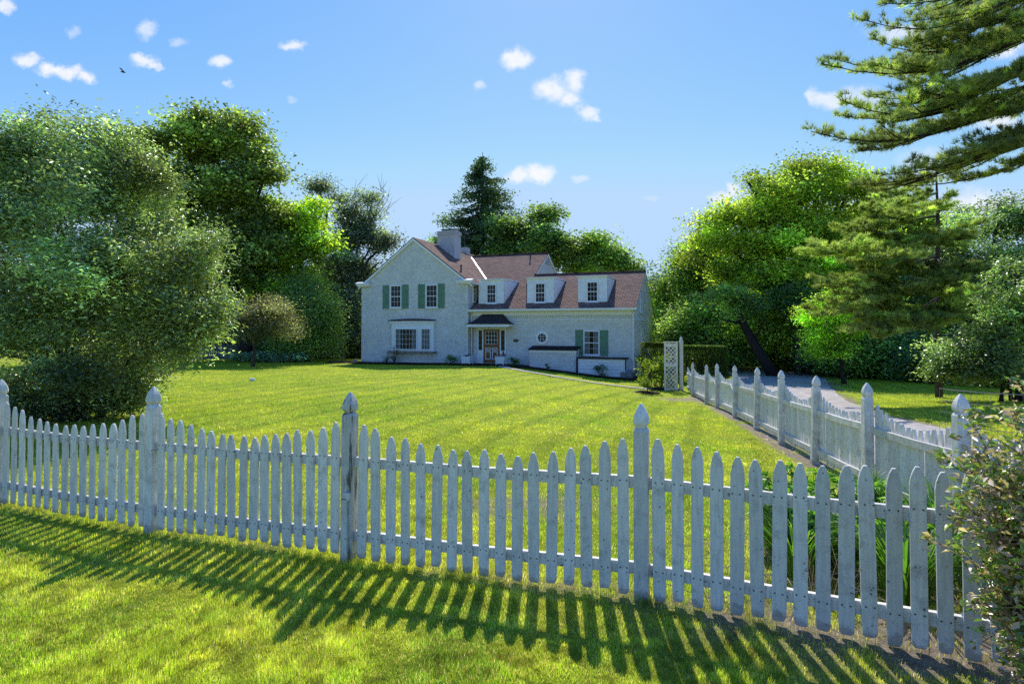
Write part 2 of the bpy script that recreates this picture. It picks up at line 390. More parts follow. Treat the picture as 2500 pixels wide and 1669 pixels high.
def leaf_arrays(P, size, col, up=0.5, aspect=0.5, jit=0.25, axis=None):
    """diamond leaves, folded at the midrib"""
    n = len(P)
    nrm = rng.normal(size=(n, 3)); nrm /= np.linalg.norm(nrm, axis=1)[:, None]
    nrm[:, 2] = np.abs(nrm[:, 2]) + up; nrm /= np.linalg.norm(nrm, axis=1)[:, None]
    a = rng.normal(size=(n, 3)) if axis is None else axis + rng.normal(size=(n, 3)) * 0.35
    a -= (a * nrm).sum(1)[:, None] * nrm; a /= np.linalg.norm(a, axis=1)[:, None] + 1e-9
    b = np.cross(nrm, a)
    s = (size * (1 + jit * rng.normal(size=n)).clip(0.5, 1.7))[:, None]
    fold = 0.14
    V = np.empty((n, 4, 3))
    V[:, 0] = P - a * s * 0.5; V[:, 1] = P + b * s * aspect * 0.5 + nrm * s * fold - a * s * 0.06
    V[:, 2] = P + a * s * 0.5 - nrm * s * 0.08; V[:, 3] = P - b * s * aspect * 0.5 + nrm * s * fold - a * s * 0.06
    F = (np.arange(n)[:, None] * 4 + np.arange(4)[None, :])
    tri = np.concatenate([F[:, [0, 1, 2]], F[:, [0, 2, 3]]])
    C = np.repeat(col, 4, axis=0)
    return V.reshape(-1, 3), tri, C

def clusters_in(lobes, n, shell=0.55):
    """points in ellipsoid lobes, biased to the outside; lobes (cx,cy,cz,rx,ry,rz)"""
    lobes = np.array(lobes, float)
    w = (lobes[:, 3] * lobes[:, 4] * lobes[:, 5]) ** (2 / 3); w /= w.sum()
    idx = rng.choice(len(lobes), n, p=w)
    d = rng.normal(size=(n, 3)); d /= np.linalg.norm(d, axis=1)[:, None]
    r = shell + (1 - shell) * rng.random(n) ** 0.7
    r *= 1 + 0.07 * rng.normal(size=n).clip(-2, 2)
    return lobes[idx, :3] + d * r[:, None] * lobes[idx, 3:6], idx, r

def crown(name, lobes, ncl, per, cs, leaf, c1, c2, parent, m, loc, up=0.5, aspect=0.5, shell=0.5, flat=0.55, droop=0.0, cvar=0.3, loose=1.0, clump=0.15, gain=3.6):
    npar = max(len(lobes) * 6, ncl // 6)
    Cp, idx, rr = clusters_in(lobes, npar, max(shell, .45))
    pick = rng.integers(0, npar, ncl)
    la = np.array(lobes, float)
    off_ = rng.normal(size=(ncl, 3)).clip(-2, 2) * la[idx[pick], 3:6] * clump
    off_[:, 2] *= 0.65
    C = Cp[pick] + off_
    ns_ = max(4, ncl // 8); ks_ = rng.choice(ncl, ns_, replace=False)
    cen_ = la[idx[pick[ks_]], :3]; C[ks_] = cen_ + (Cp[pick[ks_]] - cen_) * rng.uniform(1.05, 1.26, ns_)[:, None]
    C[ks_, 2] += 0.03 * la[idx[pick[ks_]], 5]
    pbr = np.exp(0.30 * rng.normal(size=npar))[pick]
    C = C[C[:, 2] > g(loc[0], loc[1]) + 0.1]
    pbr = pbr[:len(C)]
    ncl = len(C)
    t = rng.random(ncl)
    br = np.exp(cvar * rng.normal(size=ncl)) * pbr * gain
    cc = (np.array(c1)[None] * (1 - t[:, None]) + np.array(c2)[None] * t[:, None]) * br[:, None]
    szc = np.exp(0.35 * rng.normal(size=ncl)).clip(.35, 1.8)
    cnt = (per * szc * (0.7 + 0.6 * rng.random(ncl))).astype(int) + 2
    rep = np.repeat(np.arange(ncl), cnt); n = len(rep)
    off = rng.normal(size=(n, 3)).clip(-1.9, 1.9) * cs * loose * szc[rep][:, None]
    off[:, 2] *= flat
    if droop: off[:, 2] -= droop * np.abs(rng.normal(size=n)) * cs
    P = C[rep] + off
    ok = P[:, 2] > G(P[:, 0], P[:, 1]) + 0.03
    P = P[ok]; rep = rep[ok]; n = len(P)
    col = cc[rep] * np.exp(0.30 * rng.normal(size=n))[:, None] * np.array((1.06, .81, 1.5))
    V, F, K = leaf_arrays(P, leaf, col, up, aspect)
    return fast_mesh(name, V, F, K, m, parent, loc), C

def wob(p, q, n, amp):
    p = Vector(p); q = Vector(q); L_ = (q - p).length
    out = []
    for i in range(n + 1):
        t = i / n; e = math.sin(math.pi * t) * amp * L_
        out.append(p.lerp(q, t) + Vector((random.gauss(0, 1), random.gauss(0, 1), random.gauss(0, 0.6))) * e * 0.35)
    return out

def limbs(trunks, lobes, C, base, r0, m, parent, nsub=40, name='trunk', top=None, forks=None):
    mb = MB()
    base = Vector(base)
    lob = [Vector(l[:3]) for l in lobes]
    cen = sum(lob, Vector()) / len(lob)
    zt = base.z + (cen.z - base.z) * 0.55 if top is None else top
    hub = []
    for k in range(trunks):
        b = base + (Vector((random.gauss(0, 1), random.gauss(0, 1), 0)) * (0.25 if trunks > 1 else 0))
        b.z -= 0.1
        tp = Vector((base.x + (cen.x - base.x) * 0.5, base.y + (cen.y - base.y) * 0.5, zt)) if trunks == 1 else Vector((b.x + (lob[k % len(lob)].x - b.x) * 0.35, b.y + (lob[k % len(lob)].y - b.y) * 0.35, zt))
        pts = wob(b, tp, 5, 0.05)
        rr = r0 / math.sqrt(trunks) if trunks > 1 else r0
        mb.tube(pts, [rr * (1.35 if i == 0 else 1 - 0.09 * i) for i in range(6)], 8)
        hub.append((tp, rr * 0.55))
    lends = []
    for i, l in enumerate(lob):
        h, rr = min(hub, key=lambda q: (q[0] - l).length)
        mid = wob(h, l, 5, 0.12)
        mb.tube(mid, [rr * (1 - 0.13 * k) for k in range(6)], 6)
        lends.append((l, rr * 0.4, mid))
    if len(C):
        for j in rng.choice(len(C), min(nsub, len(C)), replace=False):
            c = Vector(C[j])
            l, rr, mid = min(lends, key=lambda q: (q[0] - c).length)
            s = random.choice(mid[2:])
            mb.tube(wob(s, c, 3, 0.12), [rr * 0.6, rr * 0.42, rr * 0.28, rr * 0.1], 4)
    return mb.build(name, m, parent, tuple(base), smooth=True)

def plobes(spec, Y, depth=0.8):
    """(u, v, ru, rv[, dY]) measured on the photograph -> lobes standing at distance Y"""
    out = []
    for s in spec:
        u, v, ru, rv = s[:4]; y = Y + (s[4] if len(s) > 4 else 0)
        c = ray(u, v, y); k = y / PXF
        out.append((c[0], y, c[2], ru * k, max(ru, rv) * k * depth, rv * k))
    return out

def tree(name, label, cat, bu, Y, spec, ncl, per, cs, leaf, c1, c2, r0, group=None, lm='leaf', bm='bark', trunks=1, nsub=40, top=None, base=None, **kw):
    bx = (bu - CU) / PXF * Y if base is None else base[0]; by = Y if base is None else base[1]
    bz = g(bx, by)
    t = thing(name, label, cat, (bx, by, bz), group)
    lobes = plobes(spec, Y)
    if Y > 28: leaf *= .78; per = int(per * 1.4)
    _, C = crown('crown' if 'tree' in name else 'foliage', lobes, ncl, per, cs, leaf, c1, c2, t, M[lm], (bx, by, bz), **kw)
    limbs(trunks, lobes, C, (bx, by, bz), r0, M[bm], t, nsub=nsub, name='trunk' if 'tree' in name else 'stems', top=top)
    return t

# ------------------------------------------------------------------ world, sun, camera
SUN_AZ, SUN_EL = R(4.0), R(47.5)
w = bpy.data.worlds.new('World'); sc.world = w; w.use_nodes = True
nt = w.node_tree; nt.nodes.clear()
wo = N(nt, 'ShaderNodeOutputWorld'); bg = N(nt, 'ShaderNodeBackground'); bg.inputs['Strength'].default_value = 0.15
sky = N(nt, 'ShaderNodeTexSky', sky_type='NISHITA'); sky.sun_disc = False
sky.sun_elevation = SUN_EL; sky.sun_rotation = SUN_AZ; sky.altitude = 300; sky.air_density = 1.0; sky.dust_density = 0.2; sky.ozone_density = 3.0
hs = N(nt, 'ShaderNodeHueSaturation'); hs.inputs['Saturation'].default_value = 1.0; hs.inputs['Value'].default_value = 1.0
sep = N(nt, 'ShaderNodeSeparateColor'); L(nt, sky.outputs[0], sep.inputs[0]); com = N(nt, 'ShaderNodeCombineColor')
for ci, (k_, pw_) in enumerate(((.60, 1.36), (1.25, .84), (4.0, .32))):
    a_ = N(nt, 'ShaderNodeMath', operation='POWER'); L(nt, sep.outputs[ci], a_.inputs[0]); a_.inputs[1].default_value = pw_
    b_ = N(nt, 'ShaderNodeMath', operation='MULTIPLY'); L(nt, a_.outputs[0], b_.inputs[0]); b_.inputs[1].default_value = k_; sky_ch = b_.outputs[0]
    if ci == 0: rmin = N(nt, 'ShaderNodeMath', operation='MINIMUM'); L(nt, b_.outputs[0], rmin.inputs[0]); sky_ch = rmin.outputs[0]
    if ci == 1: rm2 = N(nt, 'ShaderNodeMath', operation='MULTIPLY'); L(nt, b_.outputs[0], rm2.inputs[0]); rm2.inputs[1].default_value = .92; L(nt, rm2.outputs[0], rmin.inputs[1])
    cl_ = N(nt, 'ShaderNodeMath', operation='MINIMUM'); L(nt, sky_ch, cl_.inputs[0]); cl_.inputs[1].default_value = (3.3, 4.75, 6.6)[ci]
    L(nt, cl_.outputs[0], com.inputs[ci])
L(nt, com.outputs[0], hs.inputs['Color'])
tc = N(nt, 'ShaderNodeTexCoord'); sp = N(nt, 'ShaderNodeSeparateXYZ'); L(nt, tc.outputs['Generated'], sp.inputs[0])
ym = N(nt, 'ShaderNodeMath', operation='MAXIMUM'); L(nt, sp.outputs['Y'], ym.inputs[0]); ym.inputs[1].default_value = 0.05
cb = N(nt, 'ShaderNodeCombineXYZ')
for i, ax in enumerate(('X', 'Z')):
    dv = N(nt, 'ShaderNodeMath', operation='DIVIDE'); L(nt, sp.outputs[ax], dv.inputs[0]); L(nt, ym.outputs[0], dv.inputs[1]); L(nt, dv.outputs[0], cb.inputs[i])
nz = N(nt, 'ShaderNodeTexNoise', i_Scale=26.0, i_Detail=6.0, i_Roughness=0.6); L(nt, cb.outputs[0], nz.inputs['Vector'])
nzc = N(nt, 'ShaderNodeVectorMath', operation='SUBTRACT'); L(nt, nz.outputs['Color'], nzc.inputs[0]); nzc.inputs[1].default_value = (0.5, 0.5, 0.5)
nzs = N(nt, 'ShaderNodeVectorMath', operation='SCALE'); nzs.inputs['Scale'].default_value = 0.05; L(nt, nzc.outputs[0], nzs.inputs[0])
wp = N(nt, 'ShaderNodeVectorMath', operation='ADD'); L(nt, cb.outputs[0], wp.inputs[0]); L(nt, nzs.outputs[0], wp.inputs[1])
CLOUDS = [(58, 138, 32, 18, .9), (120, 166, 45, 20, 1), (165, 175, 40, 20, 1), (205, 190, 24, 20, .9), (168, 71, 22, 13, .4), (352, 66, 24, 24, .65), (345, 146, 38, 20, .9), (372, 158, 18, 14, .8), (425, 102, 24, 12, .4),
          (533, 146, 27, 18, .9), (550, 190, 12, 9, .6), (710, 102, 28, 17, .9), (1260, 140, 38, 26, 1), (1171, 198, 17, 12, .55), (1345, 218, 48, 32, .95), (1405, 200, 25, 32, .9), (1390, 240, 30, 22, .9), (1435, 270, 30, 22, .85), (1455, 288, 16, 14, .7),
          (1270, 430, 32, 22, .9), (1315, 424, 42, 24, 1), (1417, 434, 22, 13, .45), (1770, 478, 38, 18, .8), (1795, 468, 24, 20, .85), (1850, 470, 26, 16, .5), (2030, 240, 50, 26, .8), (1995, 232, 20, 30, .7), (2110, 235, 70, 32, .55), (2220, 75, 90, 26, .7), (2460, 100, 60, 40, .9), (2440, 290, 60, 30, .8), (2390, 500, 120, 40, .8), (0, 8, 26, 20, .9),
          (706, 243, 14, 8, .3), (1590, 483, 20, 9, .2), (2280, 400, 90, 40, .4),
          (-200, 300, 90, 40, .9), (-500, 120, 120, 50, .9), (2900, 260, 160, 60, .9), (700, -300, 120, 50, .9), (1700, -260, 150, 50, .9)]
prev = None
for (u, v, ru, rv, st) in CLOUDS:
    sb = N(nt, 'ShaderNodeVectorMath', operation='SUBTRACT'); L(nt, wp.outputs[0], sb.inputs[0]); sb.inputs[1].default_value = ((u - CU) / PXF, (HV - v) / PXF, 0)
    ml = N(nt, 'ShaderNodeVectorMath', operation='MULTIPLY'); L(nt, sb.outputs[0], ml.inputs[0]); ml.inputs[1].default_value = (PXF / (ru * 1.08), PXF / (rv * 1.08), 0)
    ln = N(nt, 'ShaderNodeVectorMath', operation='LENGTH'); L(nt, ml.outputs[0], ln.inputs[0])
    mr = N(nt, 'ShaderNodeMapRange', interpolation_type='SMOOTHSTEP'); mr.inputs['From Min'].default_value = 1.2; mr.inputs['From Max'].default_value = 0.3
    mr.inputs['To Max'].default_value = st; L(nt, ln.outputs['Value'], mr.inputs['Value'])
    if prev is None: prev = mr.outputs[0]
    else:
        mx = N(nt, 'ShaderNodeMath', operation='MAXIMUM'); L(nt, prev, mx.inputs[0]); L(nt, mr.outputs[0], mx.inputs[1]); prev = mx.outputs[0]
# break the soft masks up
nb = N(nt, 'ShaderNodeTexNoise', i_Scale=60.0, i_Detail=6.0, i_Roughness=0.6); L(nt, wp.outputs[0], nb.inputs['Vector'])
nbm = N(nt, 'ShaderNodeMapRange'); nbm.inputs['From Min'].default_value = 0.3; nbm.inputs['From Max'].default_value = 0.6; nbm.inputs['To Min'].default_value = 0.75; L(nt, nb.outputs['Fac'], nbm.inputs['Value'])
cm = N(nt, 'ShaderNodeMath', operation='MULTIPLY'); L(nt, prev, cm.inputs[0]); L(nt, nbm.outputs[0], cm.inputs[1])
mixc = N(nt, 'ShaderNodeMix', data_type='RGBA'); L(nt, cm.outputs[0], mixc.inputs[0]); L(nt, hs.outputs[0], mixc.inputs[6]); mixc.inputs[7].default_value = (6.4, 6.5, 6.7, 1)
L(nt, mixc.outputs[2], bg.inputs['Color']); L(nt, bg.outputs[0], wo.inputs[0])

sd = bpy.data.lights.new('sun', 'SUN'); sd.energy = 5.0; sd.angle = R(0.53); sd.color = (1.0, 0.955, 0.87)
so = bpy.data.objects.new('sun', sd); COL.objects.link(so)
sv = Vector((math.sin(SUN_AZ) * math.cos(SUN_EL), math.cos(SUN_AZ) * math.cos(SUN_EL), math.sin(SUN_EL)))
so.rotation_euler = sv.to_track_quat('Z', 'Y').to_euler(); so.location = (0, 10, 40)

cd = bpy.data.cameras.new('camera'); cam = bpy.data.objects.new('camera', cd); COL.objects.link(cam); sc.camera = cam
PITCH = 1.0
cam.location = (0, 0, EYE); cam.rotation_euler = (R(90 + PITCH), 0, 0)
cd.sensor_width = 36; cd.lens = 36 * PXF / 2500
cd.shift_y = -(34.5 + PXF * math.tan(R(PITCH))) / 2500
cd.clip_start = 0.05; cd.clip_end = 3000
sc.view_settings.view_transform = 'Standard'; sc.view_settings.look = 'None'; sc.view_settings.exposure = 0
sc.cycles.max_bounces = 5; sc.cycles.diffuse_bounces = 3; sc.cycles.transmission_bounces = 4; sc.cycles.glossy_bounces = 2
sc.cycles.use_denoising = False; sc.cycles.use_adaptive_sampling = True; sc.cycles.adaptive_threshold = 0.012
sc.cycles.sample_clamp_indirect = 6

# ------------------------------------------------------------------ fence line (needed by the grass)
FP = [(-8.0, 7.4), (-5.6, 6.3), (-3.38, 5.42), (-1.33, 4.70), (0.91, 4.05), (2.95, 3.13)]
RP = [(3.55, 3.06), (3.93, 5.03), (4.28, 6.92), (4.64, 8.83), (4.96, 10.6), (5.35, 12.6), (5.77, 14.9), (6.24, 17.5), (6.66, 19.7), (7.32, 23.3)]
def seg_dist(x, y, pts):
    best = np.full(np.shape(x), 1e9)
    for (ax, ay), (bx, by) in zip(pts[:-1], pts[1:]):
        dx, dy = bx - ax, by - ay
        t = np.clip(((x - ax) * dx + (y - ay) * dy) / (dx * dx + dy * dy), 0, 1)
        best = np.minimum(best, np.hypot(x - ax - t * dx, y - ay - t * dy))
    return best
# polygons on the ground
DRIVE_L = [(4.6, 3.0), (5.2, 6.9), (5.9, 10.6), (6.7, 14.9), (8.2, 20), (10.3, 26), (12.6, 32), (14.0, 37), (11.0, 42.0)]
DRIVE_R = [(8.6, 3.0), (8.9, 6.9), (9.5, 12.0), (10.2, 16.0), (12.2, 21), (15.2, 27.5), (18.0, 33), (19.5, 38.5), (17.0, 46.0)]
def in_poly(x, y, poly):
    ins = np.zeros(np.shape(x), bool); n = len(poly)
    for i in range(n):
        (x1, y1), (x2, y2) = poly[i], poly[(i + 1) % n]
        if y1 == y2: continue
        c = ((y1 > y) != (y2 > y)) & (x < (x2 - x1) * (y - y1) / (y2 - y1) + x1)
        ins ^= c
    return ins
DRIVE = DRIVE_L + DRIVE_R[::-1]
HC, HS = math.cos(R(20)), math.sin(R(20)); HP = (-1.08, 36.8)
def hw(t, d): return (HP[0] + t * HC + d * HS, HP[1] - t * HS + d * HC)
BED = [hw(-9.9, 0.2), hw(-9.9, -2.1), hw(-6, -2.2), hw(-2.2, -2.2), hw(-2.0, -2.2), hw(-1.0, -1.5), hw(0.9, -2.2), hw(2.5, -2.5), hw(5.5, -2.3), hw(8.6, -2.2), hw(9.6, -1.2), hw(9.4, 1.5), hw(8.7, 1.5), hw(8.7, 0.2)]
PATH_C = [(7.6, 26.1), (6.3, 26.6), (4.2, 27.6), (2.3, 28.9), (0.7, 30.8), (-0.3, 33.0), (-0.95, 35.6)]
def soil(x, y):
    n = vnoise(x, y, 0.22, 3) * 0.5 + vnoise(x, y, 0.8, 5) * 0.5
    s = np.zeros(np.shape(x))
    df = seg_dist(x, y, FP); dr = seg_dist(x, y, RP)
    s = np.maximum(s, (1 - sstep(0.04, 0.22, df)) * (0.1 + 0.7 * sstep(0.45, 0.62, n)) * (0.35 + 0.65 * sstep(-3, 0.5, x)))
    s = np.maximum(s, (1 - sstep(0.1, 0.38, dr)) * (0.2 + sstep(0.3, 0.5, n)))
    rt = np.exp(-(((x - 2.9) / 1.1) ** 2 + ((y - 3.1) / 0.55) ** 2)) + 0.9 * np.exp(-(((x - 1.9) / 0.9) ** 2 + ((y - 3.75) / 0.3) ** 2))
    s = np.maximum(s, rt * (0.45 + 1.0 * sstep(0.35, 0.6, n)))
    s = np.maximum(s, 1.1 * np.exp(-(((x - 6.3) / 1.5) ** 2 + ((y - 21.6) / 1.2) ** 2)) * sstep(0.35, 0.6, n))
    s = np.maximum(s, 0.8 * np.exp(-(((x - 0.2) / 0.9) ** 2 + ((y - 6.2) / 0.5) ** 2)) * sstep(0.45, 0.6, n))
    s = np.maximum(s, np.exp(-(((x - 3.1) / 1.2) ** 2 + ((y - 4.6) / 0.9) ** 2)) * 0.9)
    dd = seg_dist(x, y, DRIVE_R)
    s = np.maximum(s, (1 - sstep(0.1, 0.7, dd)) * sstep(0.35, 0.6, n))
    return np.clip(s, 0, 1)

# ------------------------------------------------------------------ ground sheet
def axis_(lo, hi, step, far):
    a = list(np.arange(lo, hi + 1e-6, step)); s = step; x = hi
    while x < far: s *= 1.35; x += s; a.append(x)
    s = step; x = lo; pre = []
    while x > -far: s *= 1.35; x -= s; pre.append(x)
    return np.array(pre[::-1] + a)
gx = axis_(-14, 14, 0.2, 900); gy = axis_(1, 30, 0.2, 900)
XX, YY = np.meshgrid(gx, gy); ZZ = G(XX, YY)
V = np.stack([XX.ravel(), YY.ravel(), ZZ.ravel()], 1)
ny, nx = XX.shape
ii = np.arange(ny - 1)[:, None] * nx + np.arange(nx - 1)[None, :]
F = np.stack([ii, ii + 1, ii + nx + 1, ii + nx], -1).reshape(-1, 4)
cs_ = np.zeros((len(V), 3)); cs_[:, 0] = soil(V[:, 0], V[:, 1])
gr = fast_mesh('ground', V, F, cs_, M['ground'], smooth=True); tag(gr, kind='structure')

def sheet(name, left, right, lift, m, sub=6, across=6):
    mb = MB(); P = []
    n = len(left)
    rows = []
    for i in range(n - 1):
        for k in range(sub):
            t = k / sub
            rows.append(((left[i][0] * (1 - t) + left[i + 1][0] * t, left[i][1] * (1 - t) + left[i + 1][1] * t), (right[i][0] * (1 - t) + right[i + 1][0] * t, right[i][1] * (1 - t) + right[i + 1][1] * t)))
    rows.append((left[-1], right[-1]))
    for l, r in rows:
        for j in range(across + 1):
            s = j / across; jit = 0.05 * random.gauss(0, 1) if j in (0, across) else 0
            x = l[0] * (1 - s) + r[0] * s + jit; y = l[1] * (1 - s) + r[1] * s
            P.append((x, y, g(x, y) + lift))
    fs = [(i * (across + 1) + j, i * (across + 1) + j + 1, (i + 1) * (across + 1) + j + 1, (i + 1) * (across + 1) + j) for i in range(len(rows) - 1) for j in range(across)]
    mb.add(P, fs)
    o = mb.build(name, m); tag(o, kind='structure'); return o
sheet('driveway', DRIVE_L, DRIVE_R, 0.03, M['drive'])
def offs(pts, w_):
    l = []; r = []
    for i, p in enumerate(pts):
        a = np.array(pts[max(i - 1, 0)]); b = np.array(pts[min(i + 1, len(pts) - 1)]); d = (b - a) / np.linalg.norm(b - a); n_ = np.array((-d[1], d[0]))
        l.append(tuple(np.array(p) + n_ * w_ / 2)); r.append(tuple(np.array(p) - n_ * w_ / 2))
    return l, r
pl_, pr_ = offs(PATH_C, 0.5)
sheet('path', pl_, pr_, 0.035, M['path'], across=2)
# mulch bed before the house, widened and darkened to paint in its shadow
bl = [hw(t, 0.15) for t in np.linspace(-9.9, 9.5, 14)]
brr = [hw(t, -2.15 - 0.2 * sstep(0, 4, t) + 0.12 * math.sin(t * 1.7)) for t in np.linspace(-9.9, 9.5, 14)]
sheet('mulch_and_shade_bed', bl, brr, 0.07, M['mulch'], across=4)

# ------------------------------------------------------------------ grass blades
def blades(name, x, y, h, wd, parent=None, clump=0.0):
    n = len(x); z = G(x, y)
    s = soil(x, y)
    keep = rng.random(n) > s * 0.93
    keep &= ~in_poly(x, y, DRIVE) & ~in_poly(x, y, BED) & (seg_dist(x, y, PATH_C) > 0.33)
    x, y, z = x[keep], y[keep], z[keep]; h = h[keep]; wd = wd[keep]; s = s[keep]; n = len(x)
    a = rng.random(n) * 2 * np.pi
    lean = (0.3 + 0.8 * rng.random(n) ** 1.5) * h
    pa = vnoise(x, y, 0.5, 9) * 6.28 * 2
    lx = np.cos(pa) * 0.5 + np.cos(a); ly = np.sin(pa) * 0.5 + np.sin(a)
    lx *= lean * 0.6; ly *= lean * 0.6
    bx, by = np.cos(a + 1.2), np.sin(a + 1.2)
    V = np.empty((n, 5, 3))
    V[:, 0] = np.stack([x - bx * wd, y - by * wd, z - 0.01], 1); V[:, 1] = np.stack([x + bx * wd, y + by * wd, z - 0.01], 1)
    V[:, 2] = np.stack([x + bx * wd * .75 + lx * .4, y + by * wd * .75 + ly * .4, z + h * .6], 1)
    V[:, 3] = np.stack([x - bx * wd * .75 + lx * .4, y - by * wd * .75 + ly * .4, z + h * .6], 1)
    V[:, 4] = np.stack([x + lx, y + ly, z + h], 1)
    b = np.arange(n)[:, None] * 5
    F = np.concatenate([b + np.array([0, 1, 2]), b + np.array([0, 2, 3]), b + np.array([3, 2, 4])])
    p = 0.45 * vnoise(x, y, 1.4, 1) + 0.35 * vnoise(x, y, 0.45, 2) + 0.2 * vnoise(x, y, 0.15, 4)
    p = np.clip((p - 0.25) / 0.5, 0, 1)[:, None]
    g1 = np.array([[0.17, 0.31, 0.035]]); g2 = np.array([[0.44, 0.50, 0.07]])
    c = g1 * (1 - p) + g2 * p
    dry = (rng.random(n) < np.exp(-y / 14) * (0.15 + 0.22 * np.clip(vnoise(x, y, 0.9, 7) - 0.45, 0, 1) * 2 + 0.3 * s))[:, None]
    c = np.where(dry, np.array([[0.55, 0.48, 0.25]]), c)
    c = c * np.exp((0.10 + 0.2 * np.exp(-y / 9))[:, None] * rng.normal(size=(n, 1)))
    # mowing passes show in the blade tone too
    ph = (x * math.cos(R(20)) - y * math.sin(R(20))) / 1.05 + 0.5 * vnoise(x, y, 4, 6)
    st = np.where(y > 6, 1 - 0.20 * (np.sin(ph * 2 * np.pi) < -0.72), 1)[:, None]
    near = np.exp(-np.clip(y - 2, 0, 50) / 9)[:, None]
    c = c * (1 - near * 0.55 * (0.5 - vnoise(x, y, 0.11, 31))[:, None] * 1.6) * (1 - near * 0.5 * (vnoise(x, y, 0.055, 35)[:, None] > 0.72))
    wht = (rng.random((n, 1)) < 0.004 + 0.02 * (vnoise(x, y, .5, 40)[:, None] > .7)) & (near > .35)
    c = np.where(wht, np.array([[.75, .75, .66]]), c)
    c = c * 1.34
    c = c * st * (0.98 + 0.22 * vnoise(x, y, 2.3, 21))[:, None]
    return fast_mesh(name, V.reshape(-1, 3), F, np.repeat(c, 5, axis=0), M['grass'])
def sample(n, y0, y1, pw, k=1.0, margin=0.9):
    # density falls off with distance; a wedge wider than the photograph's view
    y = (y0 ** (1 - pw) + rng.random(n) * (y1 ** (1 - pw) - y0 ** (1 - pw))) ** (1 / (1 - pw))
    x = (rng.random(n) * 2 - 1) * (y * margin + 1.2)
    return x, y
XG = []; YG = []
x, y = sample(760000, 2.3, 8.5, 1.9, margin=0.95); XG.append(x); YG.append(y)
x, y = sample(420000, 8.5, 38, 1.7, margin=0.95); XG.append(x); YG.append(y)
x = np.concatenate(XG); y = np.concatenate(YG)
hh = (0.012 + 0.013 * vnoise(x, y, 0.3, 8)) * (0.6 + 0.8 * rng.random(len(x))) * (1 + 0.35 * vnoise(x, y, 0.08, 12))
cl_ = vnoise(x, y, 0.11, 31); cl2 = vnoise(x, y, 0.33, 33)
hh *= 0.7 + 0.6 * cl_ + 0.4 * (cl2 > 0.66)
hh *= np.where(seg_dist(x, y, FP) < 0.12, 1.7, 1.0)
wd = 0.0013 * (1 + np.clip(y - 3.5, 0, 60) * 0.32)
hh = hh * (1 + np.clip(y - 5, 0, 30) * 0.012)
tag(blades('grass', x, y, hh, wd), 'bright green mown lawn grass covering the yard around the fences', 'grass', kind='stuff')

# ------------------------------------------------------------------ picket fences
def picket(parent, x, y, dirx, diry, zb, zt, wdt, th=0.02, name='picket', mesh_only=None, mt='fence'):
    """flat board with a blunt gothic point; lateral direction (dirx,diry)"""
    lx, ly = dirx, diry; nx_, ny_ = -ly, lx
    base = g(x, y)
    hw_ = wdt / 2 * random.uniform(0.94, 1.06); pt = 0.115 * random.uniform(0.9, 1.1)
    lean = random.gauss(0, 0.010); tw = random.gauss(0, 0.08)
    cut = random.random()
    b1 = zb + random.uniform(-0.01, 0.02)
    prof = [(-hw_ * 0.93, b1 + 0.02 * cut), (-hw_ * 0.6, b1 - 0.005), (hw_ * 0.6, b1 - 0.008 * cut), (hw_ * 0.93, b1 + 0.03 * (1 - cut)),
            (hw_, b1 + 0.10), (hw_, zt - pt), (hw_ * 0.86, zt - pt * 0.62), (hw_ * 0.58, zt - pt * 0.26), (hw_ * 0.24, zt), (-hw_ * 0.24, zt + random.uniform(-.003, .003)), (-hw_ * 0.58, zt - pt * 0.26), (-hw_ * 0.86, zt - pt * 0.62), (-hw_, zt - pt), (-hw_, b1 + 0.10)]
    c, s_ = math.cos(tw), math.sin(tw)
    ax, ay = lx * c - ly * s_, lx * s_ + ly * c
    mx_, my_ = -ay, ax
    poly = [(x + ax * (p + lean * q) - mx_ * th / 2, y + ay * (p + lean * q) - my_ * th / 2, base + q) for p, q in prof]
    tgt = MB() if mesh_only is None else mesh_only
    tgt.extrude(poly, (mx_ * th, my_ * th, 0))
    if mesh_only is None:
        return tgt.build(name, M[mt], parent, (x, y, base), bevel=0.0025)

def sq_ring(x, y, z, w_, ang, ch=0.0):
    out = []
    c, s_ = math.cos(ang), math.sin(ang)
    h = w_ / 2; k = h * (1 - ch)
    for a, b in ((-h, -k), (-k, -h), (k, -h), (h, -k), (h, k), (k, h), (-k, h), (-h, k)):
        out.append((x + a * c - b * s_, y + a * s_ + b * c, z))
    return out
def fence_post(parent, x, y, ang, h=1.35, w_=0.098, lean=(0, 0), pm='post'):
    b = g(x, y)
    def rg(z, ww, ch=0.08): return sq_ring(x + lean[0] * z, y + lean[1] * z, b + z, ww, ang, ch)
    p = MB(); p.rings([rg(-0.05, w_), rg(h - 0.19, w_), rg(h - 0.172, w_ * 0.86, 0.2), rg(h - 0.165, w_ * 0.72, 0.3)])
    post = p.build('post', M[pm], parent, (x, y, b), bevel=0.003)
    f = MB()
    prof = [(-0.166, .70), (-0.158, .70), (-0.150, .88), (-0.138, 1.0), (-0.118, 1.02), (-0.092, .95), (-0.066, .80), (-0.042, .60), (-0.022, .40), (-0.008, .24), (0.0, .12)]
    f.rings([rg(h + z, w_ * k, 0.22) for z, k in prof])
    f.build('finial', M[pm], post, (x, y, b), bevel=0)
    return post

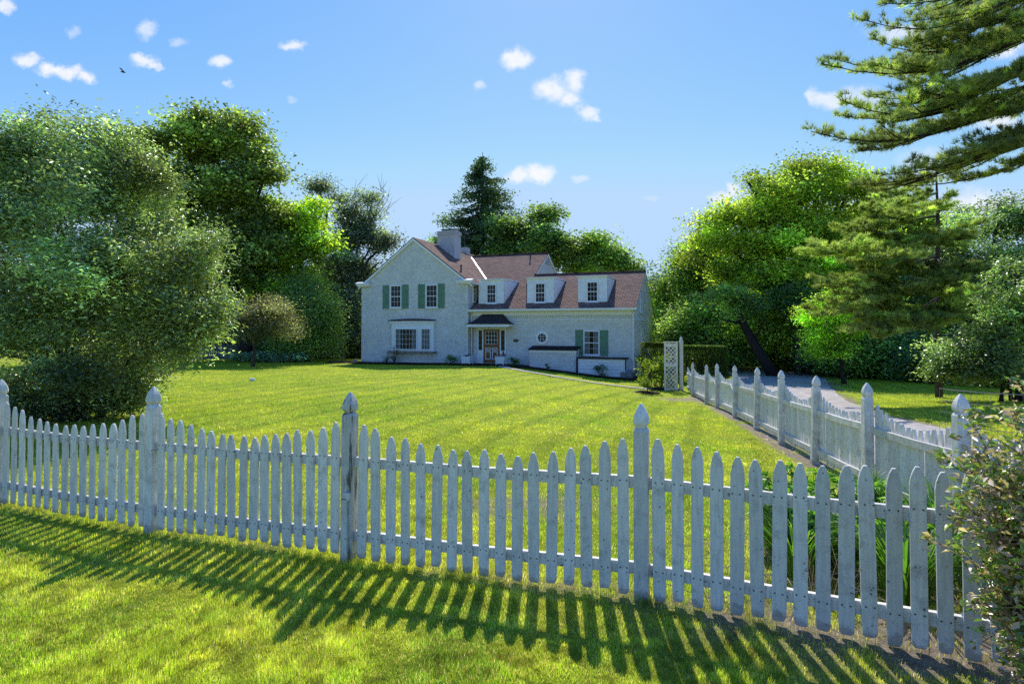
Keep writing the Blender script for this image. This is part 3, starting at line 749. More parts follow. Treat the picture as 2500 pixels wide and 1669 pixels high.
def run(parent, A, B, n, side, top_hi, top_lo, gapA, gapB, zb=0.04, rails=True, budget=None, stuffmb=None, wdt=0.082, railside=1, rname='rail'):
    ax, ay = A; bx, by = B; dx, dy = bx - ax, by - ay; Ln = math.hypot(dx, dy); ux, uy = dx / Ln, dy / Ln
    nx_, ny_ = -uy, ux
    for i in range(n):
        t = (gapA + (Ln - gapA - gapB) * (i / (n - 1))) / Ln if n > 1 else .5
        s = (i + 0.5) / n * 2 - 1
        zt = top_lo + (top_hi - top_lo) * (abs(s) ** 1.9) + random.gauss(0, 0.008)
        x = ax + dx * t - nx_ * side; y = ay + dy * t - ny_ * side
        if budget is None or budget[0] > 0:
            if budget is not None: budget[0] -= 1
            picket(parent, x, y, ux, uy, zb, zt, wdt)
        else:
            picket(parent, x, y, ux, uy, zb, zt, wdt, mesh_only=stuffmb)
    if rails:
        for zr, hr in ((0.80, 0.082), (0.20, 0.082)):
            r = MB()
            e = 0.035
            o = side - 0.030 * railside
            p = Vector((ax + ux * e - nx_ * o, ay + uy * e - ny_ * o, g(ax, ay) + zr + random.gauss(0, .006)))
            q = Vector((bx - ux * e - nx_ * o, by - uy * e - ny_ * o, g(bx, by) + zr + random.gauss(0, .006)))
            mid = (p + q) / 2 + Vector((0, 0, -0.012)); 
            r.bar(p, mid, 0.036, hr); r.bar(mid, q, 0.036, hr + 0.0015)
            ob = r.build(rname, M['rail'], parent, (p.x, p.y, g(p.x, p.y)), bevel=0.003)

ff = thing('picket_fence', 'weathered white picket fence crossing the foreground, throwing long shadows on the grass', 'fence', (FP[2][0], FP[2][1], g(*FP[2])))
NP = [16, 16, 17, 17, 17]
for k in range(5):
    A, B = FP[k], FP[k + 1]
    run(ff, A, B, NP[k], 0.012, 1.135, (0.945, .945, .945, .945, 1.03)[k], 0.125, 0.125, zb=(.04, .04, .04, .03, .02)[k])
for k, p in enumerate(FP):
    a_, b_ = FP[max(k - 1, 0)], FP[min(k + 1, 5)]
    ang = math.atan2(b_[1] - a_[1], b_[0] - a_[0])
    po = fence_post(ff, p[0], p[1], ang, 1.36, 0.1, (0.006 * (k == 3), 0), 'stained' if k == 3 else 'post')
    if k == 3:      # splice board on the split post
        s = MB(); b = g(*p); c, s_ = math.cos(ang), math.sin(ang)
        for (o, z0, z1, ww) in ((0.0, 0.0, 0.52, 0.055), (0.012, 0.5, 0.56, 0.075)):
            cx_, cy_ = p[0] + s_ * 0.062 + c * o, p[1] - c * 0.062 + s_ * o
            s.bar((cx_, cy_, b + z0), (cx_, cy_, b + z1), ww, 0.024, (s_, -c, 0))
        s.build('splice_board', M['rail'], ff, (p[0], p[1], b), bevel=0.002)
    if k == 2:      # wire loop round the second post
        s = MB(); b = g(*p) + 0.80
        s.tube([(p[0] + 0.058 * math.cos(t) * 1.1 + (0.05 if 0 < t < 3 else 0), p[1] - 0.065 * math.sin(t) * 1.1, b - 0.03 * math.sin(t * .5)) for t in np.linspace(-0.5, 3.4, 12)], 0.0022, 4)
        s.build('wire_loop', M['metal'], ff, (p[0], p[1], g(*p)))

rf = thing('picket_fence', 'long white picket fence beside the driveway, rails and posts facing the lawn', 'fence', (RP[3][0], RP[3][1], g(*RP[3])))
bud = [100]; smb = MB()
allR = [(2.95, 3.13)] + RP + [(7.75, 25.6)]
for k in range(len(allR) - 1):
    A, B = allR[k], allR[k + 1]
    Ln = math.hypot(B[0] - A[0], B[1] - A[1])
    n = max(3, int(round(Ln / 0.121)) - 1)
    run(rf, A, B, n, 0.068, 1.12, 0.93, 0.09, 0.09, zb=0.08, budget=bud, stuffmb=smb, wdt=0.094, railside=1)
so_ = smb.build('picket', M['fence'], rf, (6.6, 19.7, g(6.6, 19.7))); so_['kind'] = 'stuff'
for k, p in enumerate(RP):
    a_, b_ = RP[max(k - 1, 0)], RP[min(k + 1, len(RP) - 1)]
    fence_post(rf, p[0], p[1], math.atan2(b_[1] - a_[1], b_[0] - a_[0]), 1.36 + random.uniform(-.015, .015), 0.105, (random.gauss(0, .012), random.gauss(0, .01)))
for k in (1, 6, 7):     # knee braces where rails have slipped
    p = RP[k]; s = MB(); b = g(*p)
    s.bar((p[0] - 0.05, p[1] - 0.12, b + 0.62), (p[0] - 0.03, p[1] + 0.22, b + 0.82), 0.03, 0.07)
    s.build('brace', M['rail'], rf, (p[0], p[1], b), bevel=0.002)

# small far picket fence under the trees at the left
A = ray(470, 850, 41); B = ray(600, 850, 43)
bf = thing('picket_fence', 'small old picket fence in deep shade under the trees behind the lawn', 'fence', (A[0], A[1], g(A[0], A[1])))
m1 = MB(); dx, dy = B[0] - A[0], B[1] - A[1]; Ln = math.hypot(dx, dy); ux, uy = dx / Ln, dy / Ln
for i in range(int(Ln / 0.13)):
    x = A[0] + ux * i * 0.13; y = A[1] + uy * i * 0.13
    picket(bf, x, y, ux, uy, 0.05, 1.15, 0.085, mt='shadefence')
for zr in (0.3, 0.85):
    r = MB(); r.bar((A[0], A[1] + 0.03, g(A[0], A[1]) + zr), (B[0], B[1] + 0.03, g(B[0], B[1]) + zr), 0.04, 0.08)
    r.build('rail', M['shadefence'], bf, (A[0], A[1], g(A[0], A[1])))

# ------------------------------------------------------------------ the house (local axes: x along the front, y back, z up)
house = bpy.data.objects.new('brick_house', None); COL.objects.link(house)
house.location = (HP[0], HP[1], 0); house.rotation_euler = (0, 0, R(-20)); house['_rot'] = 1
tag(house, 'white painted brick house with green shutters, brown shingle roof and three dormers', 'house')
def hp(name, mb, mats, parent=None, **k): return mb.build(name, mats, parent or house, **k)
for ch_ in (): pass
SL = 0.557; EZ = 3.2
def zf(d): return EZ + SL * d
GS = 0.745; GT = -5.72; GZ = 7.96
def zg(t): return GZ - GS * abs(t - GT)
w1 = MB(); w1.extrude([(-9.79, -0.4, -1.3), (-1.74, -0.4, -1.3), (-1.74, -0.4, zg(-1.74) - 0.06), (GT, -0.4, GZ - 0.06), (-9.79, -0.4, zg(-9.79) - 0.06)], (0, 12.4, 0))
hp('wall', w1, M['brick'])
w2 = MB(); w2.extrude([(-1.739, 0, -1.6), (-1.739, 12, -1.6), (-1.739, 12, zf(7.98) - 0.06 - SL * 4.02), (-1.739, 7.98, zf(7.98) - 0.06), (-1.739, 0, zf(0) - 0.06)], (2.884, 0, 0))
hp('wall', w2, M['brick'])
w3 = MB(); w3.extrude([(1.146, 0.0, -1.7), (1.146, 9, -1.7), (1.146, 9, zf(4.4) - SL * 4.6 - 0.06), (1.146, 4.4, zf(4.4) - 0.06), (1.146, 0.0, zf(0) - 0.06)], (7.684, 0, 0))
hp('wall', w3, M['brick'])

def slab(mb, poly, th, mi=0, uvdir=None):
    """planar roof slab, uv along the eave / up the slope, thickness downwards"""
    P = [Vector(p) for p in poly]; n_ = (P[1] - P[0]).cross(P[2] - P[0]).normalized()
    if n_.z < 0: n_ = -n_
    e = Vector(uvdir).normalized(); s = n_.cross(e).normalized()
    uv = [((p - P[0]).dot(e), (p - P[0]).dot(s)) for p in P]
    k = len(P)
    vs = P + [p - n_ * th for p in P]
    fs = [tuple(range(k)), tuple(range(k, 2 * k))[::-1]] + [(i, (i + 1) % k, k + (i + 1) % k, k + i) for i in range(k)]
    uvs = [uv, uv[::-1]] + [[(0, 0), (1, 0), (1, .02), (0, .02)]] * k
    mb.add(vs, fs, mi, uvs)
r1 = MB()
yv = (zg(-1.42) - EZ) / SL
slab(r1, [(GT, -0.52, GZ), (GT, 12.1, GZ), (-1.42, 12.1, zg(-1.42)), (-1.42, -0.52, zg(-1.42))], 0.06, 0, (0, 1, 0))
slab(r1, [(GT, -0.52, GZ), (GT, 12.1, GZ), (-10.02, 12.1, zg(-10.02)), (-10.02, -0.52, zg(-10.02))], 0.06, 0, (0, 1, 0))
hp('roof', r1, M['roof'])
r2 = MB()
slab(r2, [(-1.75, -0.34, zf(-0.34)), (8.95, -0.34, zf(-0.34)), (8.95, 4.4, zf(4.4)), (1.25, 4.4, zf(4.4)), (1.25, 7.98, zf(7.98)), (-5.4, 7.98, zf(7.98)), (-1.75, 3.0, zf(3.0))], 0.06, 0, (1, 0, 0))
slab(r2, [(-5.4, 7.98, zf(7.98)), (1.25, 7.98, zf(7.98)), (1.25, 12.2, zf(7.98) - SL * 4.22), (-5.4, 12.2, zf(7.98) - SL * 4.22)], 0.06, 0, (1, 0, 0))
slab(r2, [(1.25, 4.4, zf(4.4)), (8.95, 4.4, zf(4.4)), (8.95, 9.35, zf(4.4) - SL * 4.95), (1.25, 9.35, zf(4.4) - SL * 4.95)], 0.06, 0, (1, 0, 0))
# ridge caps
for a, b, zz in (((-5.3, 7.98), (1.25, 7.98), zf(7.98)), ((1.25, 4.4), (8.95, 4.4), zf(4.4))):
    r2.bar((a[0], a[1], zz + 0.012), (b[0], b[1], zz + 0.012), 0.26, 0.05)
hp('roof', r2, M['roof'])
fl = MB()
va = Vector((-1.55, (zg(-1.55) - EZ) / SL, zg(-1.55))); tvt = -5.25; vb = Vector((tvt, (zg(tvt) - EZ) / SL, zg(tvt)))
fl.bar(va + Vector((0, 0, .02)), vb + Vector((0, 0, .02)), 0.09, 0.03)
hp('valley_flashing', fl, M['flash'])
# rake boards and cornice returns
rb = MB()
for e in (-10.02, -1.42):
    z1 = zg(e)
    rb.extrude([(GT, -0.53, GZ - 0.07), (e, -0.53, z1 - 0.07), (e, -0.53, z1 - 0.2), (GT, -0.53, GZ - 0.24)], (0, 0.127, 0))
hp('rake_board', rb, M['trim'])
rb = MB(); rb.extrude([(8.835, 0.02, zf(0) - 0.09), (8.835, 4.4, zf(4.4) - 0.09), (8.835, 9.3, zf(4.4) - SL * 4.9 - .09), (8.835, 9.3, zf(4.4) - SL * 4.9 - .25), (8.835, 4.4, zf(4.4) - .27), (8.835, 0.02, zf(0) - .25)], (0.1, 0, 0))
hp('rake_board', rb, M['trim'])
rb = MB(); rb.extrude([(1.15, 3.0, zf(3) - 0.07), (1.15, 7.98, zf(7.98) - 0.07), (1.15, 11.9, zf(7.98) - SL * 3.92 - .07), (1.15, 11.9, zf(7.98) - SL * 3.92 - .2), (1.15, 7.98, zf(7.98) - .24), (1.15, 3.0, zf(3) - .2)], (0.09, 0, 0))
hp('rake_board', rb, M['trim'])
for (a, b) in ((-10.12, -9.05), (-2.45, -1.36)):
    c = MB(); c.box((a, -0.66, 4.84), (b, -0.402, 4.95)); c.box((a + .05, -0.60, 4.75), (b - .04, -0.402, 4.838)); c.extrude([(a - .03, -0.7, 4.952), (b + .03, -0.7, 4.952), (b + .03, -0.402, 5.05), (a - .03, -0.402, 5.05)], (0, 0, 0.02)); 
    hp('cornice_return', c, M['trim'])
# side eaves of the gable block
for x0, x1 in ((-10.08, -9.8), (-1.73, -1.38)):
    c = MB(); c.box((x0, -0.40, 4.72), (x1, 3.0 if x0 > -5 else 12, 4.80)); hp('gutter', c, M['trim'])
# wing eave: soffit, gutter, frieze, scalloped trim and string courses
e = MB(); e.box((-1.7, -0.33, 2.93), (8.94, -0.003, 2.955)); e.box((-1.7, -0.05, 2.70), (8.83, -0.004, 2.928)); hp('soffit', e, M['trim'])
e = MB(); e.box((-1.72, -0.47, 2.955), (9.02, -0.345, 3.06)); e.box((-1.72, -0.48, 3.06), (9.02, -0.345, 3.075)); hp('gutter', e, M['trim'])
e = MB()
for i in range(70):
    x0 = -1.68 + i * 0.15
    pts = [(x0, -0.055, 2.74)] + [(x0 + 0.075 - 0.07 * math.cos(a), -0.055, 2.695 - 0.055 * math.sin(a)) for a in np.linspace(0, math.pi, 6)] + [(x0 + 0.148, -0.055, 2.74)]
    e.extrude(pts, (0, -0.02, 0))
hp('scalloped_trim', e, M['siding'])
e = MB(); e.box((-1.7, -0.035, 2.36), (8.865, -0.002, 2.41)); e.box((-1.7, -0.025, 2.20), (8.855, -0.002, 2.24)); e.box((8.832, 0.0, 2.36), (8.868, 9, 2.41)); e.box((8.832, 0.0, 2.20), (8.858, 9, 2.24))
hp('string_course', e, M['siding'])
q = MB()
for i in range(13):
    z = -0.35 + i * 0.42; wq = 0.85 if i % 2 else 0.45
    q.box((-9.81, -0.418, z), (-9.79 + wq, -0.401, z + 0.37)); q.box((-1.74 - wq, -0.418, z), (-1.72, -0.401, z + 0.37))
hp('quoins', q, M['brick'])

# windows ----------------------------------------------------------
def window(t0, t1, z0, z1, d, cols, rows, parent=None, curtains=0, sash=True, face='front', fr=0.07, sill=True):
    """frame proud of the wall at depth d; face 'front' looks to -y, 'side' looks to +x (t is then depth)"""
    def mp(a, b, z):      # a along, b outwards
        return (a, d - b, z) if face == 'front' else (d + b, a, z)
    def bx(mb, a0, a1, b0, b1, z0_, z1_, mi=0):
        p = mp(a0, b0, z0_); q_ = mp(a1, b1, z1_)
        mb.box(tuple(min(i, j) for i, j in zip(p, q_)), tuple(max(i, j) for i, j in zip(p, q_)), mi)
    f = MB()
    bx(f, t0, t0 + fr, 0.002, 0.06, z0, z1); bx(f, t1 - fr, t1, 0.002, 0.06, z0, z1)
    bx(f, t0 + fr, t1 - fr, 0.002, 0.06, z1 - fr, z1); bx(f, t0 + fr, t1 - fr, 0.002, 0.06, z0, z0 + fr * .8)
    W = hp('window', f, M['trim'], parent)
    p = MB(); bx(p, t0 + fr, t1 - fr, 0.004, 0.012, z0 + fr * .8, z1 - fr); hp('pane', p, M['darkglass'], W)
    gm = MB(); it0, it1, iz0, iz1 = t0 + fr, t1 - fr, z0 + fr * .8, z1 - fr
    for i in range(1, cols):
        a = it0 + (it1 - it0) * i / cols; bx(gm, a - 0.007, a + 0.007, 0.024, 0.038, iz0, iz1)
    for i in range(1, rows):
        z = iz0 + (iz1 - iz0) * i / rows; hgt = 0.024 if (sash and i == rows // 2) else 0.007
        bx(gm, it0, it1, 0.022, 0.0375 + (0.006 if hgt > .02 else 0), z - hgt, z + hgt)
    hp('glazing_bars', gm, M['trim'], W)
    if curtains:
        c = MB(); wc = (it1 - it0) * curtains
        for a0, a1 in ((it0, it0 + wc), (it1 - wc, it1)):
            n = 8; pts = []
            for i in range(n + 1):
                a = a0 + (a1 - a0) * i / n; pts.append((a, 0.014 + 0.006 * (i % 2)))
            for i in range(n):
                v = [mp(pts[i][0], pts[i][1], iz0), mp(pts[i + 1][0], pts[i + 1][1], iz0), mp(pts[i + 1][0], pts[i + 1][1], iz1), mp(pts[i][0], pts[i][1], iz1)]
                c.add(v, [(0, 1, 2, 3)])
        hp('curtain', c, M['curtain'], W)
    if sill:
        s = MB(); bx(s, t0 - 0.05, t1 + 0.05, 0.002, 0.10, z0 - 0.06, z0 - 0.002); hp('sill', s, M['trim'], W)
    return W
def shutter(t0, t1, z0, z1, d):
    s = MB()
    n = 4
    for i in range(n):
        a = t0 + (t1 - t0) * i / n; s.box((a + .004, d - 0.04, z0), (a + (t1 - t0) / n - .004, d - 0.003, z1))
    for z in (z0 + .2 * (z1 - z0), z0 + .8 * (z1 - z0)): s.box((t0 + .01, d - 0.058, z - .05), (t1 - .01, d - 0.0405, z + .05))
    hp('shutter', s, M['green'])
G0 = -0.4
window(-7.50, -6.63, 3.26, 4.78, G0, 3, 4); shutter(-8.11, -7.62, 3.20, 4.80, G0); shutter(-6.60, -6.10, 3.20, 4.80, G0)
window(-4.78, -3.90, 3.24, 4.76, G0, 3, 4); shutter(-5.37, -4.87, 3.19, 4.80, G0); shutter(-3.88, -3.40, 3.19, 4.80, G0)
window(0.35, 0.85, 3.62, 4.72, -1.74, 2, 4, face='side', fr=0.05)
# bay window on the gable front
b = MB(); b.box((-7.27, -0.62, 0.36), (-4.11, -0.402, 2.22)); b.box((-7.42, -0.68, 2.222), (-4.02, -0.402, 2.34)); bay = hp('bay_window', b, M['trim'])
b = MB()
n = 12
for i in range(n):
    a0 = -7.5 + 3.48 * i / n; a1 = -7.5 + 3.48 * (i + 1) / n
    z0 = 2.343 + 0.08 * math.sin(math.pi * i / n); z1 = 2.343 + 0.08 * math.sin(math.pi * (i + 1) / n)
    b.add([(a0, -0.72, z0), (a1, -0.72, z1), (a1, -0.402, z1 + .06), (a0, -0.402, z0 + .06), (a0, -0.72, z0 + .035), (a1, -0.72, z1 + .035), (a1, -0.402, z1 + .095), (a0, -0.402, z0 + .095)], [(0, 3, 2, 1), (4, 5, 6, 7), (0, 1, 5, 4), (1, 2, 6, 5), (2, 3, 7, 6), (3, 0, 4, 7)])
hp('head', b, M['darkedge'], bay)
b = MB(); b.box((-7.55, -0.74, 0.24), (-3.98, -0.402, 0.355)); hp('sill', b, M['stone'], bay)
window(-6.98, -5.30, 0.44, 1.86, -0.62, 6, 4, None, curtains=0.24, sash=False, fr=0.06, sill=False)
window(-5.02, -4.30, 0.44, 1.86, -0.62, 3, 4, None, curtains=0.5, sash=False, fr=0.06, sill=False)
# wing window and shutters
window(5.77, 6.76, 0.26, 1.74, 0, 3, 4, curtains=0.3); shutter(5.26, 5.75, 0.22, 1.78, 0); shutter(6.78, 7.27, 0.22, 1.76, 0)
# octagonal window
o8 = MB()
cxo, czo = 3.15, 1.28
def ring8(r_, y_, nn=8, ph=math.pi / 8): return [(cxo + r_ * math.cos(ph + 2 * math.pi * k / nn), y_, czo + r_ * math.sin(ph + 2 * math.pi * k / nn)) for k in range(nn)]
o8.rings([ring8(0.44, -0.002), ring8(0.44, -0.05), ring8(0.38, -0.06)])
ow = hp('round_window', o8, M['trim'])
o8 = MB(); o8.rings([ring8(0.265, -0.062, 16), ring8(0.265, -0.066, 16)]); hp('pane', o8, M['darkglass'], ow)
o8 = MB()
for k in (-1, 1):
    o8.box((cxo + k * .085 - .009, -0.08, czo - .25), (cxo + k * .085 + .009, -0.068, czo + .25)); o8.box((cxo - .25, -0.083, czo + k * .085 - .009), (cxo + .25, -0.0665, czo + k * .085 + .009))
hp('glazing_bars', o8, M['trim'], ow)
# side wall of the wing
window(2.6, 3.4, 2.9, 4.3, 8.83, 2, 4, face='side'); window(2.8, 3.6, -0.1, 1.7, 8.83, 2, 4, face='side')
# louvre in the upper gable end
lv = MB(); lv.extrude([(1.152, 7.3, 6.75), (1.152, 8.66, 6.75), (1.152, 7.98, 7.30)], (0.03, 0, 0)); hp('louvre', lv, M['line'])
# dormers
for t0, t1, wa, wb in ((-1.36, 0.42, -0.80, -0.10), (2.0, 3.77, 2.53, 3.23), (5.32, 7.12, 5.86, 6.58)):
    zt = 5.03; d0 = 0.5; d1 = (zt - EZ) / SL - 0.02
    m_ = MB()
    m_.extrude([(t0, d0, zf(d0) - .05), (t0, d0, zt), (t0, d1, zt), ], (t1 - t0, 0, 0))
    dm = hp('dormer', m_, M['siding'])
    sides_ = (MB(), MB(), MB())
    for i in range(10):
        z = zf(d0) + 0.03 + i * 0.155
        if z + .15 > zt: break
        for s, (a, b_) in zip(sides_, ((t0 - .0, wa - .04), (wb + .04, t1 + .0))):
            s.add([(a, d0 - .022, z), (b_, d0 - .022, z), (b_, d0 - .004, z + .15), (a, d0 - .004, z + .15), (a, d0 - .003, z), (b_, d0 - .003, z)], [(0, 1, 2, 3), (0, 4, 5, 1)])
        dd = (z + .08 - EZ) / SL; s = sides_[2]
        s.add([(t1 + .022, d0, z), (t1 + .022, dd, z), (t1 + .004, dd, z + .15), (t1 + .004, d0, z + .15), (t1 + .003, d0, z), (t1 + .003, dd, z)], [(0, 1, 2, 3), (0, 4, 5, 1)])
    for s in sides_: hp('siding', s, M['siding'], dm)
    s = MB(); s.extrude([(t0 - .06, d0 - .1, zt + .0), (t0 - .06, d0 - .1, zt + .06), (t0 - .06, d1 + .12, zt + .085), (t0 - .06, d1 + .1, zt + .0)], (t1 - t0 + .12, 0, 0)); hp('dormer_roof', s, M['trim'], dm)
    def bxx(mb, *a): pass
    W = window(wa, wb, 3.50, 4.74, d0, 3, 4, curtains=0)
for o in [o for o in house.children if o.name.startswith('window')]: pass
# vent pipes
for (x, y, h_) in ((1.86, 0.9, 0.95), (0.05, 7.1, 0.5), (-2.6, 0.4, 0.35)):
    z = zf(y) if x > -1.7 else zg(x)
    v = MB(); v.tube([(x, y, z - .05), (x, y, z + h_)], 0.05, 8); v.tube([(x, y, z + h_), (x, y, z + h_ + .09)], 0.075, 8); hp('vent_pipe', v, M['metal'])
# chimney
c = MB(); c.box((-5.66, 2.9, 6.4), (-4.28, 3.95, 8.86)); c.box((-5.72, 2.84, 8.62), (-4.22, 4.01, 8.70)); c.box((-5.70, 2.86, 8.78), (-4.24, 3.99, 8.88)); ch = hp('chimney', c, M['chimbrick'])
c = MB(); c.box((-5.36, 3.0, 8.883), (-4.42, 3.85, 8.98)); c.box((-5.42, 2.95, 8.982), (-4.36, 3.9, 9.03)); hp('cap', c, M['stone'], ch)
c = MB(); c.box((-6.2, 7.6, 6.8), (-5.5, 8.3, 8.35)); ch = hp('chimney', c, M['chimbrick'])
c = MB(); c.tube([(-5.85, 8.0, 8.35), (-5.85, 8.0, 9.8)], 0.03, 5)
for z, l in ((9.75, .5), (9.55, .7), (9.3, .45), (9.1, .6)): c.tube([(-5.85 - l, 8.0, z), (-5.85 + l, 8.2, z + .02)], 0.018, 4)
hp('antenna', c, M['metal'], ch)
# entrance
d_ = MB(); d_.box((-1.22, -0.05, -0.38), (-0.80, -0.002, 1.97)); d_.box((0.33, -0.05, -0.38), (0.76, -0.002, 1.97)); d_.box((-0.80, -0.05, 1.80), (0.33, -0.002, 1.97)); hp('door_surround', d_, M['trim'])
for a, b_ in ((-1.13, -0.89), (0.42, 0.67)):
    s = MB(); s.box((a, -0.062, 0.46), (b_, -0.052, 1.74)); sl = hp('sidelight', s, M['darkglass'])
    s = MB()
    for k in range(1, 4): s.box((a, -0.068, 0.46 + k * .32 - .006), (b_, -0.063, 0.46 + k * .32 + .006))
    hp('glazing_bars', s, M['line'], sl)
d_ = MB(); d_.box((-0.78, -0.045, -0.33), (0.31, -0.003, 1.79)); door = hp('door', d_, M['wood'])
d_ = MB(); d_.box((-0.62, -0.052, 0.86), (0.17, -0.0465, 1.66)); hp('pane', d_, M['darkglass'], door)
d_ = MB()
for k in range(0, 5): d_.box((-0.63 + k * .2 - .011, -0.066, 0.85), (-0.63 + k * .2 + .011, -0.053, 1.67))
for k in range(0, 4): d_.box((-0.64, -0.069, 0.86 + k * .267 - .011), (0.18, -0.0525, 0.86 + k * .267 + .011))
hp('glazing_bars', d_, M['trim'], door)
d_ = MB()
def frame_(mb, a0, a1, z0, z1, w_, y0=-0.062, y1=-0.046):
    mb.box((a0, y0, z0), (a0 + w_, y1, z1)); mb.box((a1 - w_, y0, z0), (a1, y1, z1)); mb.box((a0 + w_, y0, z1 - w_), (a1 - w_, y1, z1)); mb.box((a0 + w_, y0, z0), (a1 - w_, y1, z0 + w_))
for a0, a1 in ((-0.66, -0.28), (-0.19, 0.19)):
    frame_(d_, a0, a1, -0.13, 0.40, 0.045); frame_(d_, a0, a1, 0.46, 0.62, 0.04)
hp('panel_moulding', d_, M['trim'], door)
d_ = MB(); d_.tube([(0.24, -0.05, 0.62), (0.24, -0.10, 0.62)], [0.02, 0.032], 8); hp('handle', d_, M['metal'], door)
# canopy over the door
cp = MB()
pr = [(0, -1.66, 1.30, -0.92, 2.13), (1, -1.35, 1.02, -0.62, 2.30), (2, -1.08, 0.78, -0.36, 2.53), (3, -0.86, 0.58, -0.14, 2.76), (4, -0.80, 0.52, -0.004, 2.775)]
for i in range(len(pr) - 1):
    _, a0, a1, y0, z0 = pr[i]; _, b0, b1, y1, z1 = pr[i + 1]
    hgt = i * 0.34
    cp.add([(a0, y0, z0), (a1, y0, z0), (b1, y1, z1), (b0, y1, z1)], [(0, 1, 2, 3)], 0, [[(a0, hgt), (a1, hgt), (b1, hgt + .34), (b0, hgt + .34)]])
    cp.add([(a1, y0, z0), (a1, -0.004, z0), (b1, -0.004, z1), (b1, y1, z1)], [(0, 1, 2, 3)], 0, [[(y0, hgt), (0, hgt), (0, hgt + .34), (y1, hgt + .34)]])
    cp.add([(a0, -0.004, z0), (a0, y0, z0), (b0, y1, z1), (b0, -0.004, z1)], [(0, 1, 2, 3)], 0, [[(0, hgt), (y0, hgt), (y1, hgt + .34), (0, hgt + .34)]])
cp.add([(-1.66, -0.92, 2.128), (1.30, -0.92, 2.128), (1.30, -0.004, 2.128), (-1.66, -0.004, 2.128)], [(0, 1, 2, 3)])
can = hp('canopy', cp, M['canopy'])
cp = MB(); cp.box((-1.62, -0.88, 1.99), (1.26, -0.82, 2.125)); cp.box((-1.62, -0.818, 1.99), (-1.56, -0.004, 2.125)); cp.box((1.20, -0.818, 1.99), (1.26, -0.004, 2.125))
for i in range(24):
    x0 = -1.62 + i * 0.12
    cp.extrude([(x0, -0.885, 2.0)] + [(x0 + .06 - .056 * math.cos(a), -0.885, 1.992 - .05 * math.sin(a)) for a in np.linspace(0, math.pi, 5)] + [(x0 + .118, -0.885, 2.0)], (0, -0.02, 0))
hp('fascia', cp, M['trim'], can)
cp = MB(); cp.tube([(-0.23, -0.5, 2.12), (-0.23, -0.5, 2.02)], 0.012, 6); cp.tube([(-0.23, -0.5, 2.02), (-0.23, -0.5, 1.93), (-0.23, -0.5, 1.9)], [0.11, 0.08, 0.02], 8); hp('porch_lamp', cp, M['metal'])
st = MB(); st.box((-1.0, -0.95, -1.0), (0.6, -0.06, -0.40)); st.box((-1.2, -1.35, -1.0), (0.4, -0.952, -0.56)); hp('step', st, M['stone'], bevel=0.02)
# plaque, wall lamp, downspouts
p = MB(); p.rings([[(1.42 + .19 * k_ * math.cos(a), y_, 1.09 + .095 * k_ * math.sin(a)) for a in np.linspace(0, 2 * math.pi, 17)[:-1]] for k_, y_ in ((1, -0.002), (1, -0.02), (.9, -0.028))]); hp('plaque', p, M['metal'])
p = MB(); p.box((1.30, -0.031, 1.075), (1.54, -0.0285, 1.085)); p.box((1.34, -0.031, 1.11), (1.50, -0.0285, 1.118)); hp('plaque_lettering', p, M['stone'])
p = MB(); p.tube([(8.72, -0.01, 2.95), (8.72, -0.12, 2.95)], 0.02, 6); p.tube([(8.72, -0.12, 2.99), (8.72, -0.14, 2.88)], [0.04, 0.07], 8); wl = hp('wall_lamp', p, M['copper'])
for x in (-1.62, 8.76):
    p = MB(); p.tube([(x, -0.40, 2.96), (x, -0.2, 2.85), (x, -0.07, 2.75), (x, -0.07, -0.35 if x < 0 else -0.95), (x, -0.2, -0.45 if x < 0 else -1.02)], 0.045, 8); hp('downspout', p, M['trim'])
p = MB(); p.tube([(-1.52, -0.06, 1.9), (-1.52, -0.06, -0.5)], 0.02, 6); hp('conduit', p, M['line'])
# cellar bulkheads against the wing
k1 = MB(); k1.extrude([(2.62, 0, -1.6), (2.62, -0.9, -1.6), (2.62, -0.9, 0.55), (2.62, 0, 0.72)], (2.9, 0, 0)); kb = hp('bulkhead', k1, M['brick'])
k1 = MB(); k1.extrude([(2.54, -0.004, 0.79), (2.54, -1.0, 0.61), (2.54, -1.0, 0.55), (2.54, -0.004, 0.725)], (3.06, 0, 0)); hp('lid', k1, M['canopy'], kb)
k1 = MB(); k1.box((2.60, -0.94, 0.40), (5.54, -0.903, 0.545)); hp('fascia', k1, M['trim'], kb)
k2 = MB(); k2.box((5.66, -0.98, -1.6), (8.42, -0.003, 0.08)); kb = hp('bulkhead', k2, M['siding'])
k2 = MB()
for i in range(5): k2.add([(5.74, -1.006, -0.92 + i * .2), (8.34, -1.006, -0.92 + i * .2), (8.34, -0.985, -0.73 + i * .2), (5.74, -0.985, -0.73 + i * .2), (5.74, -0.983, -0.92 + i * .2), (8.34, -0.983, -0.92 + i * .2)], [(0, 1, 2, 3), (0, 4, 5, 1)])
hp('siding', k2, M['siding'], kb)
k2 = MB(); k2.box((5.58, -1.06, 0.082), (8.50, -0.003, 0.15)); k2.box((5.56, -1.03, -1.2), (5.64, -0.9, 0.08)); k2.box((8.43, -1.0, -0.55), (8.48, -0.9, 0.08)); hp('lid', k2, M['darkedge'], kb)
k2 = MB(); k2.box((8.16, -1.16, -1.5), (8.84, 0.05, -0.62)); hp('stone_footing', k2, M['stone'], bevel=0.06)
k2 = MB(); k2.box((5.3, -1.2, -1.5), (5.62, -0.92, -0.88)); hp('stone_footing', k2, M['stone'], bevel=0.06)

def hworld(t, d): x, y = hw(t, d); return (x, y, g(x, y))

